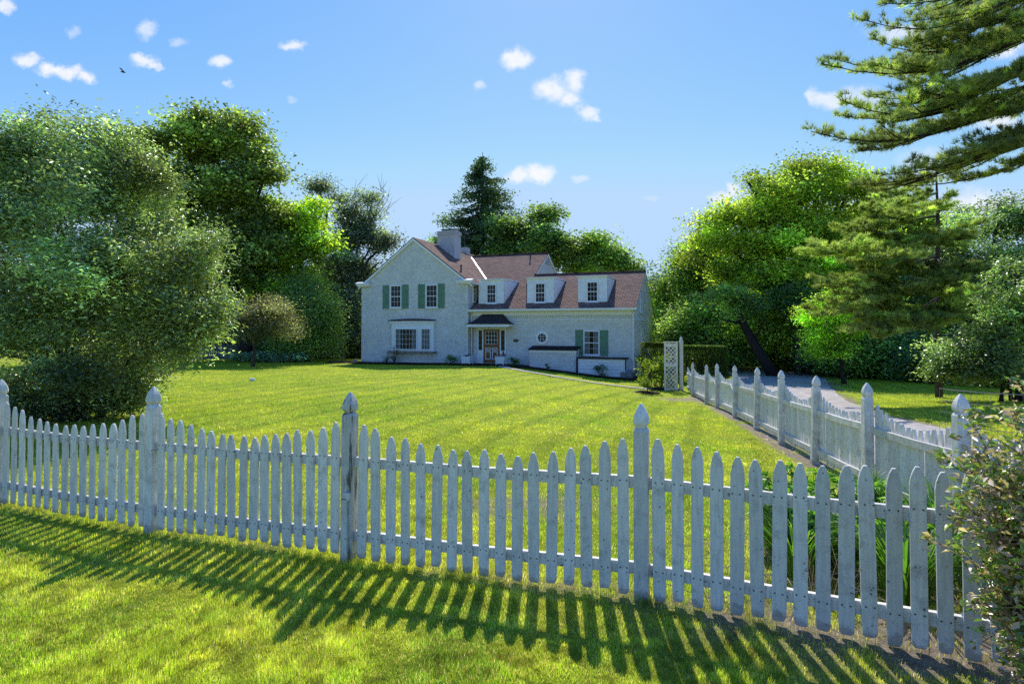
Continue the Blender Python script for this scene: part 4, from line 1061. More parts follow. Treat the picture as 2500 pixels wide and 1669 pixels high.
# ------------------------------------------------------------------ small plants
def bush(name, label, cat, pos, r_, h_, ncl, per, leaf, c1, c2, group=None, lm='leaf', nst=14, bm='bark', cs=0.22, **kw):
    x, y, z = pos; z = g(x, y) if z is None else z
    t = thing(name, label, cat, (x, y, z), group)
    lob = [(x, y, z + h_ * 0.55, r_, r_, h_ * 0.5)]
    _, C = crown('foliage', lob, ncl, per, r_ * cs, leaf, c1, c2, t, M[lm], (x, y, z), **kw)
    mb = MB()
    for j in range(min(nst, len(C))):
        c = Vector(C[j]); mb.tube(wob((x + random.gauss(0, .06) * r_, y + random.gauss(0, .06) * r_, z - .02), c, 3, 0.1), [0.02 * h_, 0.015 * h_, 0.01 * h_, 0.004 * h_], 4)
    mb.build('stems', M[bm], t, (x, y, z))
    return t
DG = (0.035, 0.075, 0.018); MG = (0.055, 0.12, 0.02); LG = (0.12, 0.21, 0.025); YG_ = (0.26, 0.34, 0.03)
bush('shrub', 'small dark rounded shrub at the foot of the gable wall near the downspout', 'shrub', (*hw(-2.7, -0.9), None), 0.36, 0.55, 60, 14, 0.07, DG, MG)
bush('shrub', 'low green shrub in the mulch just right of the front step', 'shrub', (*hw(1.6, -0.9), None), 0.33, 0.42, 60, 14, 0.07, (.03, .09, .02), (.05, .13, .02))
bush('shrub', 'loose dark shrub against the white boarded bulkhead below the shuttered window', 'shrub', (*hw(7.1, -1.45), None), 0.42, 0.62, 40, 10, 0.10, DG, (.06, .11, .04))
bush('rose_bush', 'leggy rose bush under the left end of the bay window', 'rose bush', (*hw(-6.9, -0.85), None), 0.32, 1.15, 24, 7, 0.08, DG, MG)
bush('rose_bush', 'low rose bush beside the leggy one under the bay window', 'rose bush', (*hw(-7.5, -0.9), None), 0.36, 0.7, 26, 7, 0.08, DG, (.06, .11, .05))
bush('shrub', 'tiny dark plant in the mulch before the brick bulkhead', 'plant', (*hw(3.9, -1.5), None), 0.22, 0.35, 16, 7, 0.08, DG, DG)
bush('shrub', 'dark blue green shrub in shade at the right corner of the house', 'shrub', (*hw(9.3, 0.6), None), 0.55, 1.35, 90, 16, 0.09, (.02, .06, .035), (.035, .08, .04))
def planter(t, d, label):
    x, y = hw(t, d); z = g(x, y) + 0.05
    P = thing('planter', label, 'planter', (x, y, z), 'planters beside the front step')
    m_ = MB()
    def pt(a, b, c): return (x + a * HC + b * HS, y - a * HS + b * HC, z + c)
    rs = []
    for zz, k in ((0.08, .26), (0.50, .30)): rs.append([pt(-k, -k, zz), pt(k, -k, zz), pt(k, k, zz), pt(-k, k, zz)])
    m_.rings(rs); m_.build('box', M['trim'], P, (x, y, z))
    for a, b in ((-.24, -.24), (.24, -.24), (.24, .24), (-.24, .24)):
        q_ = MB(); q_.bar(pt(a, b, 0), pt(a * 1.1, b * 1.1, .53), .05, .05); q_.build('leg', M['trim'], P, (x, y, z))
    f, C = crown('plant', [(x, y, z + .58, .24, .24, .16)], 30, 8, .05, .06, (.09, .03, .03), (.07, .10, .03), P, M['leaf'], (x, y, z))
planter(-1.42, -1.15, 'white square planter with reddish plant left of the front step')
planter(0.86, -1.15, 'white square planter right of the front step below the flag')
x, y = hw(0.78, -0.75); z = g(x, y)
F_ = thing('garden_flag', 'small stars and stripes flag hanging from a thin stick beside the door', 'flag', (x, y, z))
q_ = MB(); q_.tube([(x, y, z), (x + .02, y, z + 1.0)], 0.01, 5); q_.build('stick', M['metal'], F_, (x, y, z))
q_ = MB()
for i in range(7): q_.add([(x + .02 + .03 * i, y + .01 * (i % 2), z + .98 - .05 * i), (x + .05 + .03 * i, y + .01 * ((i + 1) % 2), z + .93 - .05 * i), (x + .05 + .02 * i, y + .01 * ((i + 1) % 2), z + .62 - .04 * i), (x + .02 + .02 * i, y + .01 * (i % 2), z + .64 - .04 * i)], [(0, 1, 2, 3)], 2 if i < 2 else i % 2)
q_.build('cloth', [M['flagred'], M['flagwhite'], M['flagblue']], F_, (x, y, z))

def ring_bed(name, x, y, r_, label=None):
    m_ = MB(); z = g(x, y); n = 26
    vs = [(x, y, z + 0.10)]
    for k, (rr, hh_) in enumerate(((.5, .09), (.85, .05), (1.05, -.02))):
        for i in range(n):
            a = 2 * math.pi * i / n; q = r_ * rr * (1 + 0.07 * random.gauss(0, 1))
            px, py = x + q * math.cos(a), y + q * math.sin(a) * .9; vs.append((px, py, g(px, py) + hh_ + random.gauss(0, .008)))
    fs = [(0, 1 + i, 1 + (i + 1) % n) for i in range(n)]
    for k in range(2): fs += [(1 + k * n + i, 1 + (k + 1) * n + i, 1 + (k + 1) * n + (i + 1) % n, 1 + k * n + (i + 1) % n) for i in range(n)]
    m_.add(vs, fs); tag(m_.build(name, M['mulch'], None, (x, y, z)), kind='structure')
def sapling(name, label, x, y, h_, spread, nb, leaf, c1, c2, per=9, bare=False, r0=0.022):
    z = g(x, y); t = thing(name, label, 'sapling', (x, y, z)); mb = MB(); ends = []
    tr = wob((x, y, z - .05), (x + .03, y, z + h_), 6, .03); mb.tube(tr, [r0 * (1 - .13 * i) for i in range(7)], 6)
    for k in range(nb):
        s = tr[random.choice([2, 3, 4, 5, 6])]; a = random.uniform(0, 6.28); L_ = spread * random.uniform(.5, 1)
        e_ = s + Vector((math.cos(a) * L_, math.sin(a) * L_, random.uniform(.0, .35) * h_ * .5)); bt = wob(s, e_, 3, .1)
        mb.tube(bt, [.009, .007, .005, .002], 4); ends += bt[1:]
    mb.build('trunk', M['bark'], t, (x, y, z))
    if not bare:
        E_ = np.array([tuple(e_) for e_ in ends] + [tuple(tr[-1])]); rep = np.repeat(np.arange(len(E_)), per)
        P = E_[rep] + rng.normal(size=(len(rep), 3)) * 0.075
        c = np.array(c1)[None] + (np.array(c2) - np.array(c1))[None] * rng.random((len(rep), 1))
        V, F, K = leaf_arrays(P, leaf, c, .4, .7); fast_mesh('crown', V, F, K, M['leaf'], t, (x, y, z))
    return t
p = ray(1580, 958, 24.5); ring_bed('mulch_ring', p[0], p[1], 0.55)
sapling('sapling_tree', 'young yellow leaved sapling in a mulch ring on the lawn near the lattice', p[0], p[1], 1.35, .5, 16, .10, (.20, .30, .02), (.36, .42, .04))
p = ray(1614, 946, 26.6); ring_bed('mulch_ring', p[0], p[1], 0.6)
sapling('sapling_tree', 'bushy young tree with darker stem in mulch right against the lattice panel', p[0], p[1], 1.35, .45, 26, .10, (.10, .20, .02), (.30, .38, .03), 12, r0=.04)
x, y = hw(-11.0, -0.9); ring_bed('mulch_ring', x, y, 1.2)
sapling('sapling_tree', 'nearly bare little sapling in the mulch beside the left corner of the house', x, y, 1.4, .5, 9, .05, DG, MG, 1)
x, y = hw(-9.95, -0.9); s = MB(); s.rings([[(x + .18 * k_ * math.cos(a), y + .14 * k_ * math.sin(a), g(x, y) + z_) for a in np.linspace(0, 6.283, 9)[:-1]] for k_, z_ in ((1, 0), (1.05, .12), (.6, .24), (.1, .27))])
tag(s.build('stone', M['stone'], None, (x, y, g(x, y))), 'grey stone lying at the left corner of the house', 'stone')
# lawn marker box
p = ray(617, 934, 23); z = g(p[0], 23); s = MB(); s.box((p[0] - .09, 22.94, z), (p[0] + .09, 23.06, z + .075)); s.box((p[0] - .1, 22.93, z + .077), (p[0] + .1, 23.07, z + .10))
tag(s.build('utility_box', M['trim'], None, (p[0], 23, z), bevel=.008), 'little white box lying alone in the middle of the open lawn', 'box')

# ------------------------------------------------------------------ lattice screen with gate post, hedges
lx, ly = 7.2, 25.9
z0 = g(lx, ly)
lt = thing('lattice_screen', 'narrow white lattice screen at the far end of the driveway fence', 'lattice', (lx, ly, z0))
f = MB()
def fr_(a0, a1, z_0, z_1, y0=-.03, y1=.03): f.box((lx + a0, ly + y0, z0 + z_0), (lx + a1, ly + y1, z0 + z_1))
fr_(-.33, -.26, 0, 2.18); fr_(.20, .27, 0, 2.18); fr_(-.26, .20, 1.98, 2.14, -.028, .028); fr_(-.26, .20, 1.10, 1.24, -.028, .028); fr_(-.26, .20, 0.03, 0.12, -.028, .028); fr_(-.36, .30, 2.182, 2.22, -.05, .05)
f.build('frame', M['fence'], lt, (lx, ly, z0))
def lattice(za, zb_):
    s = MB(); W0, W1 = -.26, .20; H_ = zb_ - za; st_ = 0.19
    for sg, yy in ((1, -.012), (-1, .012)):
        k = -H_
        while k < (W1 - W0) + H_:
            # line a = k + sg*(z)
            pts = []
            for zz in np.linspace(0, H_, 41):
                a = (W0 + k + zz) if sg > 0 else (W0 + k + H_ - zz - H_ + H_ * 0)
                if sg < 0: a = W1 - k - zz
                if W0 <= a <= W1: pts.append((a, zz))
            if len(pts) > 1:
                s.bar((lx + pts[0][0], ly + yy, z0 + za + pts[0][1]), (lx + pts[-1][0], ly + yy, z0 + za + pts[-1][1]), .012, .04, (0, 1, 0)) if False else s.bar((lx + pts[0][0], ly + yy, z0 + za + pts[0][1]), (lx + pts[-1][0], ly + yy, z0 + za + pts[-1][1]), .046, .012, (0, 1, 0))
            k += st_
    s.build('lattice', M['fence'], lt, (lx, ly, z0))
lattice(.12, 1.10); lattice(1.24, 1.98)
f = MB(); 
f.rings([sq_ring(lx + .46, ly + .1, z0 + zz, ww, 0, .08) for zz, ww in ((-.05, .15), (2.25, .15), (2.27, .11), (2.30, .12), (2.38, .09), (2.47, .02))]); f.build('post', M['post'], lt, (lx, ly, z0))
f = MB()
for i in range(3): f.box((lx + .26 + i * .01, ly + .03 + i * .12, z0 + .05), (lx + .28 + i * .01, ly + .14 + i * .12, z0 + 2.15))
f.build('side_board', M['fence'], lt, (lx, ly, z0))

def hedge(label, cx, cy, wx, wy, h_, ang, n, leaf, c1, c2):
    z = g(cx, cy); t = thing('hedge', label, 'hedge', (cx, cy, z))
    P = (rng.random((n, 3)) * 2 - 1)
    face = rng.integers(0, 3, n); sgn = np.where(rng.random(n) < .5, -1, 1)
    top = rng.random(n) < .4
    face = np.where(top, 2, face); sgn = np.where(face == 2, 1, sgn)
    dep = 1 - np.abs(rng.normal(size=n)) * .09
    for a in range(3): P[:, a] = np.where(face == a, sgn * dep, P[:, a])
    # rounded edges
    P[:, :2] *= np.where(P[:, 2:3] > .8, 1 - (P[:, 2:3] - .8) * .5, 1)
    bmp = 1 + .07 * (vnoise(P[:, 0] * 4, P[:, 2] * 4, 1, 3) - .5)
    X = P[:, 0] * wx / 2 * bmp; Yy = P[:, 1] * wy / 2 * bmp; Z = (P[:, 2] + 1) / 2 * h_ * (1 + .04 * (vnoise(X, Yy, .5, 5) - .5))
    c_, s_ = math.cos(ang), math.sin(ang)
    Q = np.stack([cx + X * c_ - Yy * s_, cy + X * s_ + Yy * c_, z + Z], 1)
    tt = rng.random((n, 1)); col = (np.array(c1) * (1 - tt) + np.array(c2) * tt) * np.exp(.3 * rng.normal(size=(n, 1)))
    V, F, K = leaf_arrays(Q, leaf, col, .4, .6)
    fast_mesh('foliage', V, F, K, M['leaf'], t, (cx, cy, z))
    mb = MB()
    for i in range(14):
        a, b_ = random.uniform(-.45, .45) * wx, random.uniform(-.4, .4) * wy
        x, y = cx + a * c_ - b_ * s_, cy + a * s_ + b_ * c_
        mb.tube(wob((x, y, g(x, y) - .05), (x + random.gauss(0, .1), y + random.gauss(0, .1), z + h_ * .9), 4, .08), [.03, .025, .02, .014, .006], 5)
        for k in range(5):
            e_ = Vector((x + random.gauss(0, .3), y + random.gauss(0, .3), z + random.uniform(.4, .9) * h_)); mb.tube([(x, y, z + .3 * h_), e_], [.014, .005], 4)
    mb.build('stems', M['darkbark'], t, (cx, cy, z))
hedge('clipped box hedge with bright sunlit top beyond the lattice, beside the driveway', 10.05, 30.6, 2.6, 2.4, 1.95, R(-15), 30000, .07, (.05, .10, .015), (.14, .21, .02))
hedge('taller narrow clipped hedge between the house corner and the lattice screen', 7.15, 28.2, 1.5, 1.0, 2.15, 0, 14000, .07, (.06, .10, .015), (.16, .20, .03))

# wire fence at the right
WP = [(9.0, 12.1), (9.7, 10.9), (10.5, 9.4), (11.6, 7.6)]
wf = thing('wire_fence', 'sagging rusty wire mesh fence between the right hand lawn and the shrubs', 'fence', (9.7, 10.9, g(9.7, 10.9)))
for zr in (1.08, .84, .60, .36):
    m_ = MB(); pts = []
    for (a, b_) in zip(WP[:-1], WP[1:]):
        for k in range(6):
            t = k / 6; x = a[0] * (1 - t) + b_[0] * t; y = a[1] * (1 - t) + b_[1] * t; pts.append((x, y, -.45 + zr - .03 * math.sin(math.pi * t) + random.gauss(0, .006)))
    m_.tube(pts, .006 if zr < 1 else .008, 4); m_.build('line_wire', M['wire'], wf, (9.7, 10.9, g(9.7, 10.9)))
m_ = MB(); tot = 0
for (a, b_) in zip(WP[:-1], WP[1:]):
    Ln = math.hypot(b_[0] - a[0], b_[1] - a[1])
    for k in range(int(Ln / .11)):
        t = k * .11 / Ln; x = a[0] * (1 - t) + b_[0] * t; y = a[1] * (1 - t) + b_[1] * t
        m_.tube([(x, y, g(x, y)), (x + random.gauss(0, .006), y, -.45 + 1.07 - .03 * math.sin(math.pi * t))], .0036, 3)
m_.build('wire_mesh', M['wire'], wf, (9.7, 10.9, g(9.7, 10.9)))
for a in WP[1:]:
    m_ = MB(); m_.tube([(a[0], a[1], g(*a) - .1), (a[0] + .02, a[1], g(*a) + 1.2)], .022, 6); m_.build('post', M['bark'], wf, (a[0], a[1], g(*a)))

# overhead wire and bird
m_ = MB(); a = ray(1597, 757, 43); b_ = ray(1980, 682, 30)
m_.tube([tuple(a * (1 - t) + b_ * t - np.array((0, 0, .45 * math.sin(math.pi * t)))) for t in np.linspace(0, 1, 16)], .012, 4)
tag(m_.build('overhead_wire', M['metal'], None, tuple(a)), 'thin overhead wire running from the house corner into the trees', 'wire')
p = ray(292, 172, 35); B_ = thing('bird', 'small dark bird flying high over the trees at the left', 'bird', tuple(p))
m_ = MB(); m_.tube([p + np.array((-.14, 0, .02)), p + np.array((-.05, 0, .03)), p + np.array((.05, 0, 0)), p + np.array((.13, 0, -.02)), p + np.array((.2, 0, -.02))], [.01, .035, .045, .03, .008], 6); m_.build('body', M['bird'], B_, tuple(p))
for s in (-1, 1):
    m_ = MB(); q_ = p + np.array((0, 0, .03)); m_.add([q_, q_ + (.09, 0, 0), q_ + (.05, .16 * s, .12), q_ + (-.06, .26 * s, .17), q_ + (-.05, .12 * s, .10)], [(0, 1, 2, 3, 4)]); m_.build('wing', M['bird'], B_, tuple(p))

# ------------------------------------------------------------------ trees
bgroup_l = 'trees behind the lawn on the left'; bgroup_r = 'trees behind the driveway on the right'
tree('willow_tree', 'large multi stemmed glossy leaved tree standing just behind the fence at the left edge', 'tree', 175, 12.8,
     [(130, 370, 170, 110), (250, 420, 130, 120), (20, 420, 140, 150), (330, 500, 110, 100), (150, 560, 190, 130, -1), (420, 600, 95, 85), (300, 660, 190, 120, -1), (480, 700, 85, 85), (520, 780, 55, 60), (60, 720, 190, 150, -.6), (380, 800, 130, 95, -.5), (180, 850, 170, 110, -1), (300, 915, 70, 45), (60, 920, 110, 70), (-120, 560, 180, 260), (-120, 820, 160, 120), (190, 960, 90, 45), (90, 950, 90, 50), (280, 960, 60, 35), (230, 905, 90, 50), (320, 940, 50, 40), (240, 975, 90, 30), (60, 985, 90, 30), (150, 985, 90, 25), (380, 880, 60, 40)],
     2300, 85, 0.20, 0.088, (.055, .095, .026), (.115, .18, .042), .22, bgroup_l, 'glossy', 'darkbark', trunks=6, nsub=170, aspect=.42, shell=.35, up=.7, flat=.75, cvar=.42, top=1.0, clump=.11)
tree('maple_tree', 'tall broad dark green maple rising behind the foreground tree on the left', 'tree', 610, 42,
     [(520, 325, 85, 70), (455, 370, 75, 75), (590, 370, 70, 70), (385, 385, 55, 60), (640, 440, 62, 50), (540, 460, 110, 90), (430, 500, 100, 100), (660, 520, 45, 40), (600, 560, 90, 80), (350, 520, 90, 120), (500, 620, 130, 90), (640, 640, 70, 60), (560, 720, 130, 70), (400, 700, 130, 110)],
     900, 85, .62, .30, (.05, .09, .018), (.095, .15, .024), .5, bgroup_l, 'leaf', 'darkbark', nsub=90, aspect=.8, shell=.5, flat=.45)
tree('maple_tree', 'lower maple with yellow green leaves between the tall maple and the dead topped tree', 'tree', 700, 44,
     [(700, 540, 60, 50), (765, 520, 28, 32), (740, 600, 62, 55), (680, 640, 70, 60), (760, 690, 40, 60), (700, 720, 80, 60)],
     380, 75, .6, .28, (.07, .14, .012), (.15, .23, .015), .3, bgroup_l, 'leaf', 'darkbark', nsub=40, aspect=.8, flat=.5)
tree('weeping_tree', 'bright drooping small tree at the back of the lawn left of the house', 'tree', 755, 41,
     [(745, 720, 60, 45), (790, 760, 42, 60), (720, 780, 60, 60), (805, 810, 28, 35), (700, 830, 40, 35)],
     330, 75, .42, .22, (.06, .13, .02), (.13, .22, .03), .22, bgroup_l, 'glossy', 'darkbark', aspect=.35, droop=1.6, flat=1.0)
tree('crabapple_tree', 'small crabapple with brownish tinted leaves standing alone on the lawn edge', 'tree', 618, 34.5,
     [(625, 745, 62, 42), (665, 775, 52, 36), (590, 785, 48, 40), (640, 810, 60, 30)],
     260, 60, .33, .13, (.05, .075, .022), (.09, .10, .03), .11, None, 'leaf', 'bark', aspect=.5, nsub=60, clump=.26, shell=.35)
# dead topped tree
t = tree('dead_topped_tree', 'dark ivy clad tree with bare dead branches at its top beside the house gable', 'tree', 840, 50,
     [(820, 620, 45, 60), (860, 560, 36, 55), (905, 600, 50, 50), (850, 690, 65, 80), (925, 640, 40, 40), (800, 720, 40, 90), (890, 760, 80, 90), (780, 470, 7, 26), (830, 480, 8, 40), (905, 500, 25, 30), (935, 590, 30, 25), (870, 490, 14, 22)],
     520, 60, .5, .24, (.04, .065, .032), (.08, .125, .05), .35, bgroup_l, 'leaf', 'darkbark', aspect=.7, nsub=80)
m_ = MB(); b0 = ray(850, 600, 50)
for k in range(30):
    e_ = ray(random.uniform(775, 945), random.uniform(445, 520), 50 + random.uniform(-2, 2)); s = ray(random.uniform(820, 890), random.uniform(560, 620), 50)
    bt = wob(s, e_, 5, .12); m_.tube(bt, [.07, .06, .045, .035, .025, .01], 4)
    for j in range(5):
        q_ = random.choice(bt[2:]); m_.tube(wob(q_, q_ + Vector((random.gauss(0, .7), random.gauss(0, .5), random.uniform(.2, 1.4))), 2, .1), [.02, .014, .006], 3)
m_.build('dead_branches', M['bark'], t, tuple(ray(850, 600, 50)))
# dark undergrowth at the back left
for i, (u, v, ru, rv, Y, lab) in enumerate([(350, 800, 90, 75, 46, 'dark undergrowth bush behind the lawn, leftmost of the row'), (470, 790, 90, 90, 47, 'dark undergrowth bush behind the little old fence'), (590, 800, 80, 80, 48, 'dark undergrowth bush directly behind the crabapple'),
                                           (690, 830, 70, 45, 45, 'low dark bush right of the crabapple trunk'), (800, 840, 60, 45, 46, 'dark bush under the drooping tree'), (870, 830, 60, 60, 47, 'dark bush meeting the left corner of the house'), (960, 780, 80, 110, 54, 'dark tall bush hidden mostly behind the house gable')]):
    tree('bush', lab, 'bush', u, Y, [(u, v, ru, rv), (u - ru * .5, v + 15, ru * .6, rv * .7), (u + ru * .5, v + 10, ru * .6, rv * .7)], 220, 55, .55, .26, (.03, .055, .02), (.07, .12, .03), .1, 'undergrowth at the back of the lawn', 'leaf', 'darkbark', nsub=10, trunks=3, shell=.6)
for i, (u, v) in enumerate(((590, 868), (640, 867), (690, 865), (725, 862))):
    p = ray(u, v, 40)
    bush('hosta', ['pale leafy ground plant under the crabapple, left end of the strip', 'pale leafy ground plant just right of the crabapple trunk', 'pale leafy ground plant below the drooping tree', 'pale leafy ground plant at the right end of the shaded strip'][i], 'plant', (p[0], 40, None), .8, .6, 90, 14, .16, (.05, .10, .04), (.14, .22, .10), 'ground plants along the back of the lawn')

# conifer behind the house
def conifer(label, u, Y, vtop, vbase, half, c1, c2, ragged=.2):
    x = (u - CU) / PXF * Y; z = g(x, Y); ztop = EYE + (HV - vtop) / PXF * Y
    t = thing('spruce_tree', label, 'tree', (x, Y, z)); mb = MB()
    mb.tube([(x, Y, z - .2), (x, Y, z + (ztop - z) * .5), (x, Y, ztop)], [.45, .28, .03], 8)
    P = []; Cc = []
    H_ = ztop - z; nb = 300
    for k in range(nb):
        f = random.random() ** .8 * .72; zz = ztop - f * H_ - .3
        L_ = (half * Y / PXF) * (f / .42) ** .62 if f < .42 else half * Y / PXF * 1.1
        L_ *= random.uniform(.6, 1.15); a = random.uniform(0, 6.28)
        e_ = Vector((x + math.cos(a) * L_, Y + math.sin(a) * L_, zz + random.uniform(-.15, .15) * L_ - .1 * L_)); s = Vector((x, Y, zz + .1 * L_))
        mid = s.lerp(e_, .55) + Vector((0, 0, -.1 * L_))
        mb.tube([s, mid, e_ + Vector((0, 0, .08 * L_))], [.06, .04, .015], 4)
        br = math.exp(random.gauss(0, .3)); tt = random.random()
        n = int(60 * L_ / 3) + 20
        for j in range(n):
            q = random.random() ** .6; b_ = s.lerp(mid, q / .55) if q < .55 else mid.lerp(e_, (q - .55) / .45)
            P.append((b_.x + random.gauss(0, .16 * (1 + q)), b_.y + random.gauss(0, .16 * (1 + q)), b_.z - abs(random.gauss(0, .35)) + .05)); Cc.append([(c1[i] * (1 - tt) + c2[i] * tt) * br for i in range(3)])
    V, F, K = leaf_arrays(np.array(P), .34, np.array(Cc), .1, .4); fast_mesh('crown', V, F, K, M['needle'], t, (x, Y, z))
    mb.build('trunk', M['darkbark'], t, (x, Y, z))
conifer('tall dark spruce rising behind the chimney', 1178, 65, 370, 620, 112, (.05, .105, .055), (.12, .19, .075))
bgh = 'trees showing above the house roof'
tree('oak_tree', 'leafy tree just right of the tall spruce above the roof ridge', 'tree', 1300, 60, [(1290, 545, 45, 35), (1335, 540, 25, 25), (1300, 610, 70, 50), (1240, 580, 45, 45), (1370, 610, 30, 45)], 300, 65, .7, .34, (.03, .065, .014), (.08, .14, .018), .4, bgh, bm='darkbark', aspect=.8, nsub=40, flat=.5)
tree('oak_tree', 'lower rounded tree above the right wing roof with sky showing through it', 'tree', 1450, 62, [(1420, 610, 40, 30), (1460, 600, 35, 25), (1500, 630, 40, 25), (1440, 650, 60, 30), (1530, 652, 25, 16)], 240, 55, .65, .32, (.04, .085, .014), (.10, .17, .02), .35, bgh, bm='darkbark', aspect=.8, nsub=50, flat=.5)
tree('oak_tree', 'dark tree peeking between the chimney and the gable roof', 'tree', 1085, 66, [(1080, 545, 14, 18), (1100, 600, 40, 30), (1130, 610, 40, 40)], 110, 45, .55, .3, DG, MG, .3, bgh, bm='darkbark', aspect=.8, nsub=20)
# right side trees
tree('distant_tree', 'small blue green distant tree in the gap right of the house', 'tree', 1620, 80, [(1625, 690, 16, 18), (1600, 710, 30, 20), (1640, 715, 25, 18)], 90, 40, .8, .5, (.035, .075, .05), (.06, .11, .07), .3, bm='darkbark', aspect=.8)
tree('locust_tree', 'mid green tree nearest the house on the right with a rounded outline', 'tree', 1700, 46,
     [(1700, 655, 45, 45), (1735, 610, 30, 40), (1660, 720, 55, 45), (1720, 740, 70, 60), (1625, 770, 50, 50), (1680, 810, 80, 55), (1620, 840, 40, 50), (1750, 830, 70, 50)],
     560, 70, .55, .24, (.04, .10, .014), (.10, .19, .02), .3, bgroup_r, bm='darkbark', aspect=.6, nsub=50)
tree('maple_tree', 'large yellow green tree towering over the far end of the driveway', 'tree', 1960, 38,
     [(2010, 425, 75, 45), (1930, 470, 75, 55), (1850, 500, 55, 50), (2070, 480, 70, 60), (1800, 570, 60, 60), (1900, 570, 100, 80), (2010, 570, 100, 80), (1790, 660, 60, 60), (1870, 690, 90, 80), (1990, 700, 110, 80), (1830, 770, 60, 50), (1940, 800, 80, 50), (1830, 445, 16, 16), (1775, 500, 12, 14), (1880, 425, 12, 20), (2100, 620, 80, 80), (1745, 560, 45, 50), (1790, 520, 35, 35), (1700, 610, 45, 45), (1900, 780, 90, 55), (2010, 820, 70, 45), (1860, 450, 22, 25), (1960, 415, 30, 25)],
     1400, 75, .52, .23, (.075, .14, .012), (.165, .24, .02), .42, bgroup_r, bm='darkbark', aspect=.7, nsub=110, flat=.55)
tree('linden_tree', 'round mid green tree left of the big yellow green tree by the driveway', 'tree', 1790, 44,
     [(1760, 640, 60, 55), (1720, 690, 60, 60), (1800, 720, 70, 60), (1740, 780, 80, 60), (1830, 800, 70, 60), (1690, 650, 40, 45)],
     480, 70, .55, .25, (.05, .11, .014), (.12, .20, .02), .3, bgroup_r, bm='darkbark', aspect=.7, nsub=40)
tree('ash_tree', 'broad bright green tree joining the big yellow green tree to the right edge', 'tree', 2250, 40,
     [(2150, 560, 90, 70), (2240, 600, 90, 70), (2120, 680, 90, 80), (2220, 720, 100, 80), (2080, 780, 90, 60), (2320, 700, 80, 80), (2180, 810, 90, 50)],
     620, 70, .55, .25, (.05, .10, .014), (.13, .20, .02), .35, bgroup_r, bm='darkbark', aspect=.7, nsub=50)
for i, (u, v, ru, rv, Y, lab) in enumerate([(1700, 800, 60, 60, 41, 'leafy green bush filling the gap above the clipped box hedge'), (1780, 830, 55, 55, 40, 'leafy green bush just left of the leaning trunk foot'), (1950, 850, 60, 45, 41.5, 'leafy green bush right of the leaning trunk foot'), (2080, 850, 70, 50, 34, 'leafy green bush on the far rim of the right hand lawn')]):
    tree('bush', lab, 'bush', u, Y, [(u, v, ru, rv), (u - ru * .6, v + 15, ru * .6, rv * .7), (u + ru * .6, v + 10, ru * .6, rv * .7), (u + 8, v - rv * .7, ru * .5, rv * .5)], 240, 60, .5, .26, (.05, .11, .02), (.12, .20, .035), .1, 'leafy bushes around the driveway end', 'leaf', 'darkbark', nsub=14, trunks=3, shell=.5)
# leaning trunk
x, Y = (1893 - CU) / PXF * 35, 35; z = g(x, Y)
t = thing('leaning_tree', 'dark tree trunk leaning steeply left over the end of the driveway', 'tree', (x, Y, z), None)
m_ = MB(); pts = [ray(1893, 918, 35), ray(1865, 880, 35), ray(1838, 835, 35), ray(1815, 790, 35), ray(1790, 740, 35), ray(1760, 690, 35)]
pts[0] = np.array((pts[0][0], 35, z - .1)); m_.tube(pts, [.42, .32, .27, .23, .17, .06], 9)
for q_, e_ in ((ray(1838, 835, 35), ray(1870, 770, 34)), (ray(1815, 790, 35), ray(1760, 780, 34.5)), (ray(1790, 740, 35), ray(1820, 690, 35))): m_.tube(wob(q_, e_, 3, .1), [.1, .08, .05, .02], 5)
m_.build('trunk', M['darkbark'], t, (x, Y, z), smooth=True)
crown('crown', plobes([(1800, 745, 45, 28), (1760, 700, 40, 30), (1840, 740, 40, 30)], 35), 70, 50, .35, .17, (.05, .11, .02), (.11, .19, .03), t, M['leaf'], (x, Y, z))
for i, (u, v0, v1, Y, rr, du) in enumerate(((1950, 915, 800, 36, .16, -8), (1972, 915, 800, 37, .20, 12), (2065, 930, 840, 33, .10, 5), (1705, 905, 850, 44, .12, -6))):
    x = (u - CU) / PXF * Y; z = g(x, Y); m_ = MB(); e_ = ray(u + du, v1 - 60, Y)
    pts = wob((x, Y, z - .1), e_, 5, .05); m_.tube(pts, [rr * (1.2 - .12 * k) for k in range(6)], 7)
    t = thing('slender_tree', ['pale slender trunk standing beyond the driveway end', 'thicker forked trunk beside the pale slender one', 'thin trunk at the edge of the right hand lawn', 'thin dark trunk beyond the hedge'][i], 'tree', (x, Y, z), 'bare lower trunks in the right hand shade')
    m_.build('trunk', M['bark'], t, (x, Y, z), smooth=True)
    crown('crown', plobes([(u + du, v1 - 70, 38, 40)], Y), 60, 45, .4, .2, DG, MG, t, M['leaf'], (x, Y, z))
tree('young_tree', 'bright green lower branches catching sun right of the driveway end', 'tree', 2060, 29,
     [(1985, 800, 32, 26), (2040, 740, 48, 30), (2095, 790, 60, 34), (2030, 845, 50, 18), (2000, 860, 22, 10), (2120, 730, 40, 30), (1975, 765, 18, 14)], 230, 60, .3, .15, (.08, .17, .012), (.20, .32, .02), .12, bgroup_r, bm='darkbark', aspect=.6, nsub=30)
tree('shade_tree', 'broad dark leaved tree filling the right edge behind the pine', 'tree', 2420, 34,
     [(2330, 570, 90, 60), (2440, 540, 90, 50), (2540, 600, 100, 100), (2280, 650, 90, 70), (2400, 660, 120, 90), (2230, 760, 80, 70), (2350, 790, 110, 90), (2500, 800, 120, 110), (2620, 700, 100, 160)],
     800, 70, .42, .2, (.035, .07, .025), (.08, .14, .03), .4, bgroup_r, bm='darkbark', aspect=.65, nsub=60)
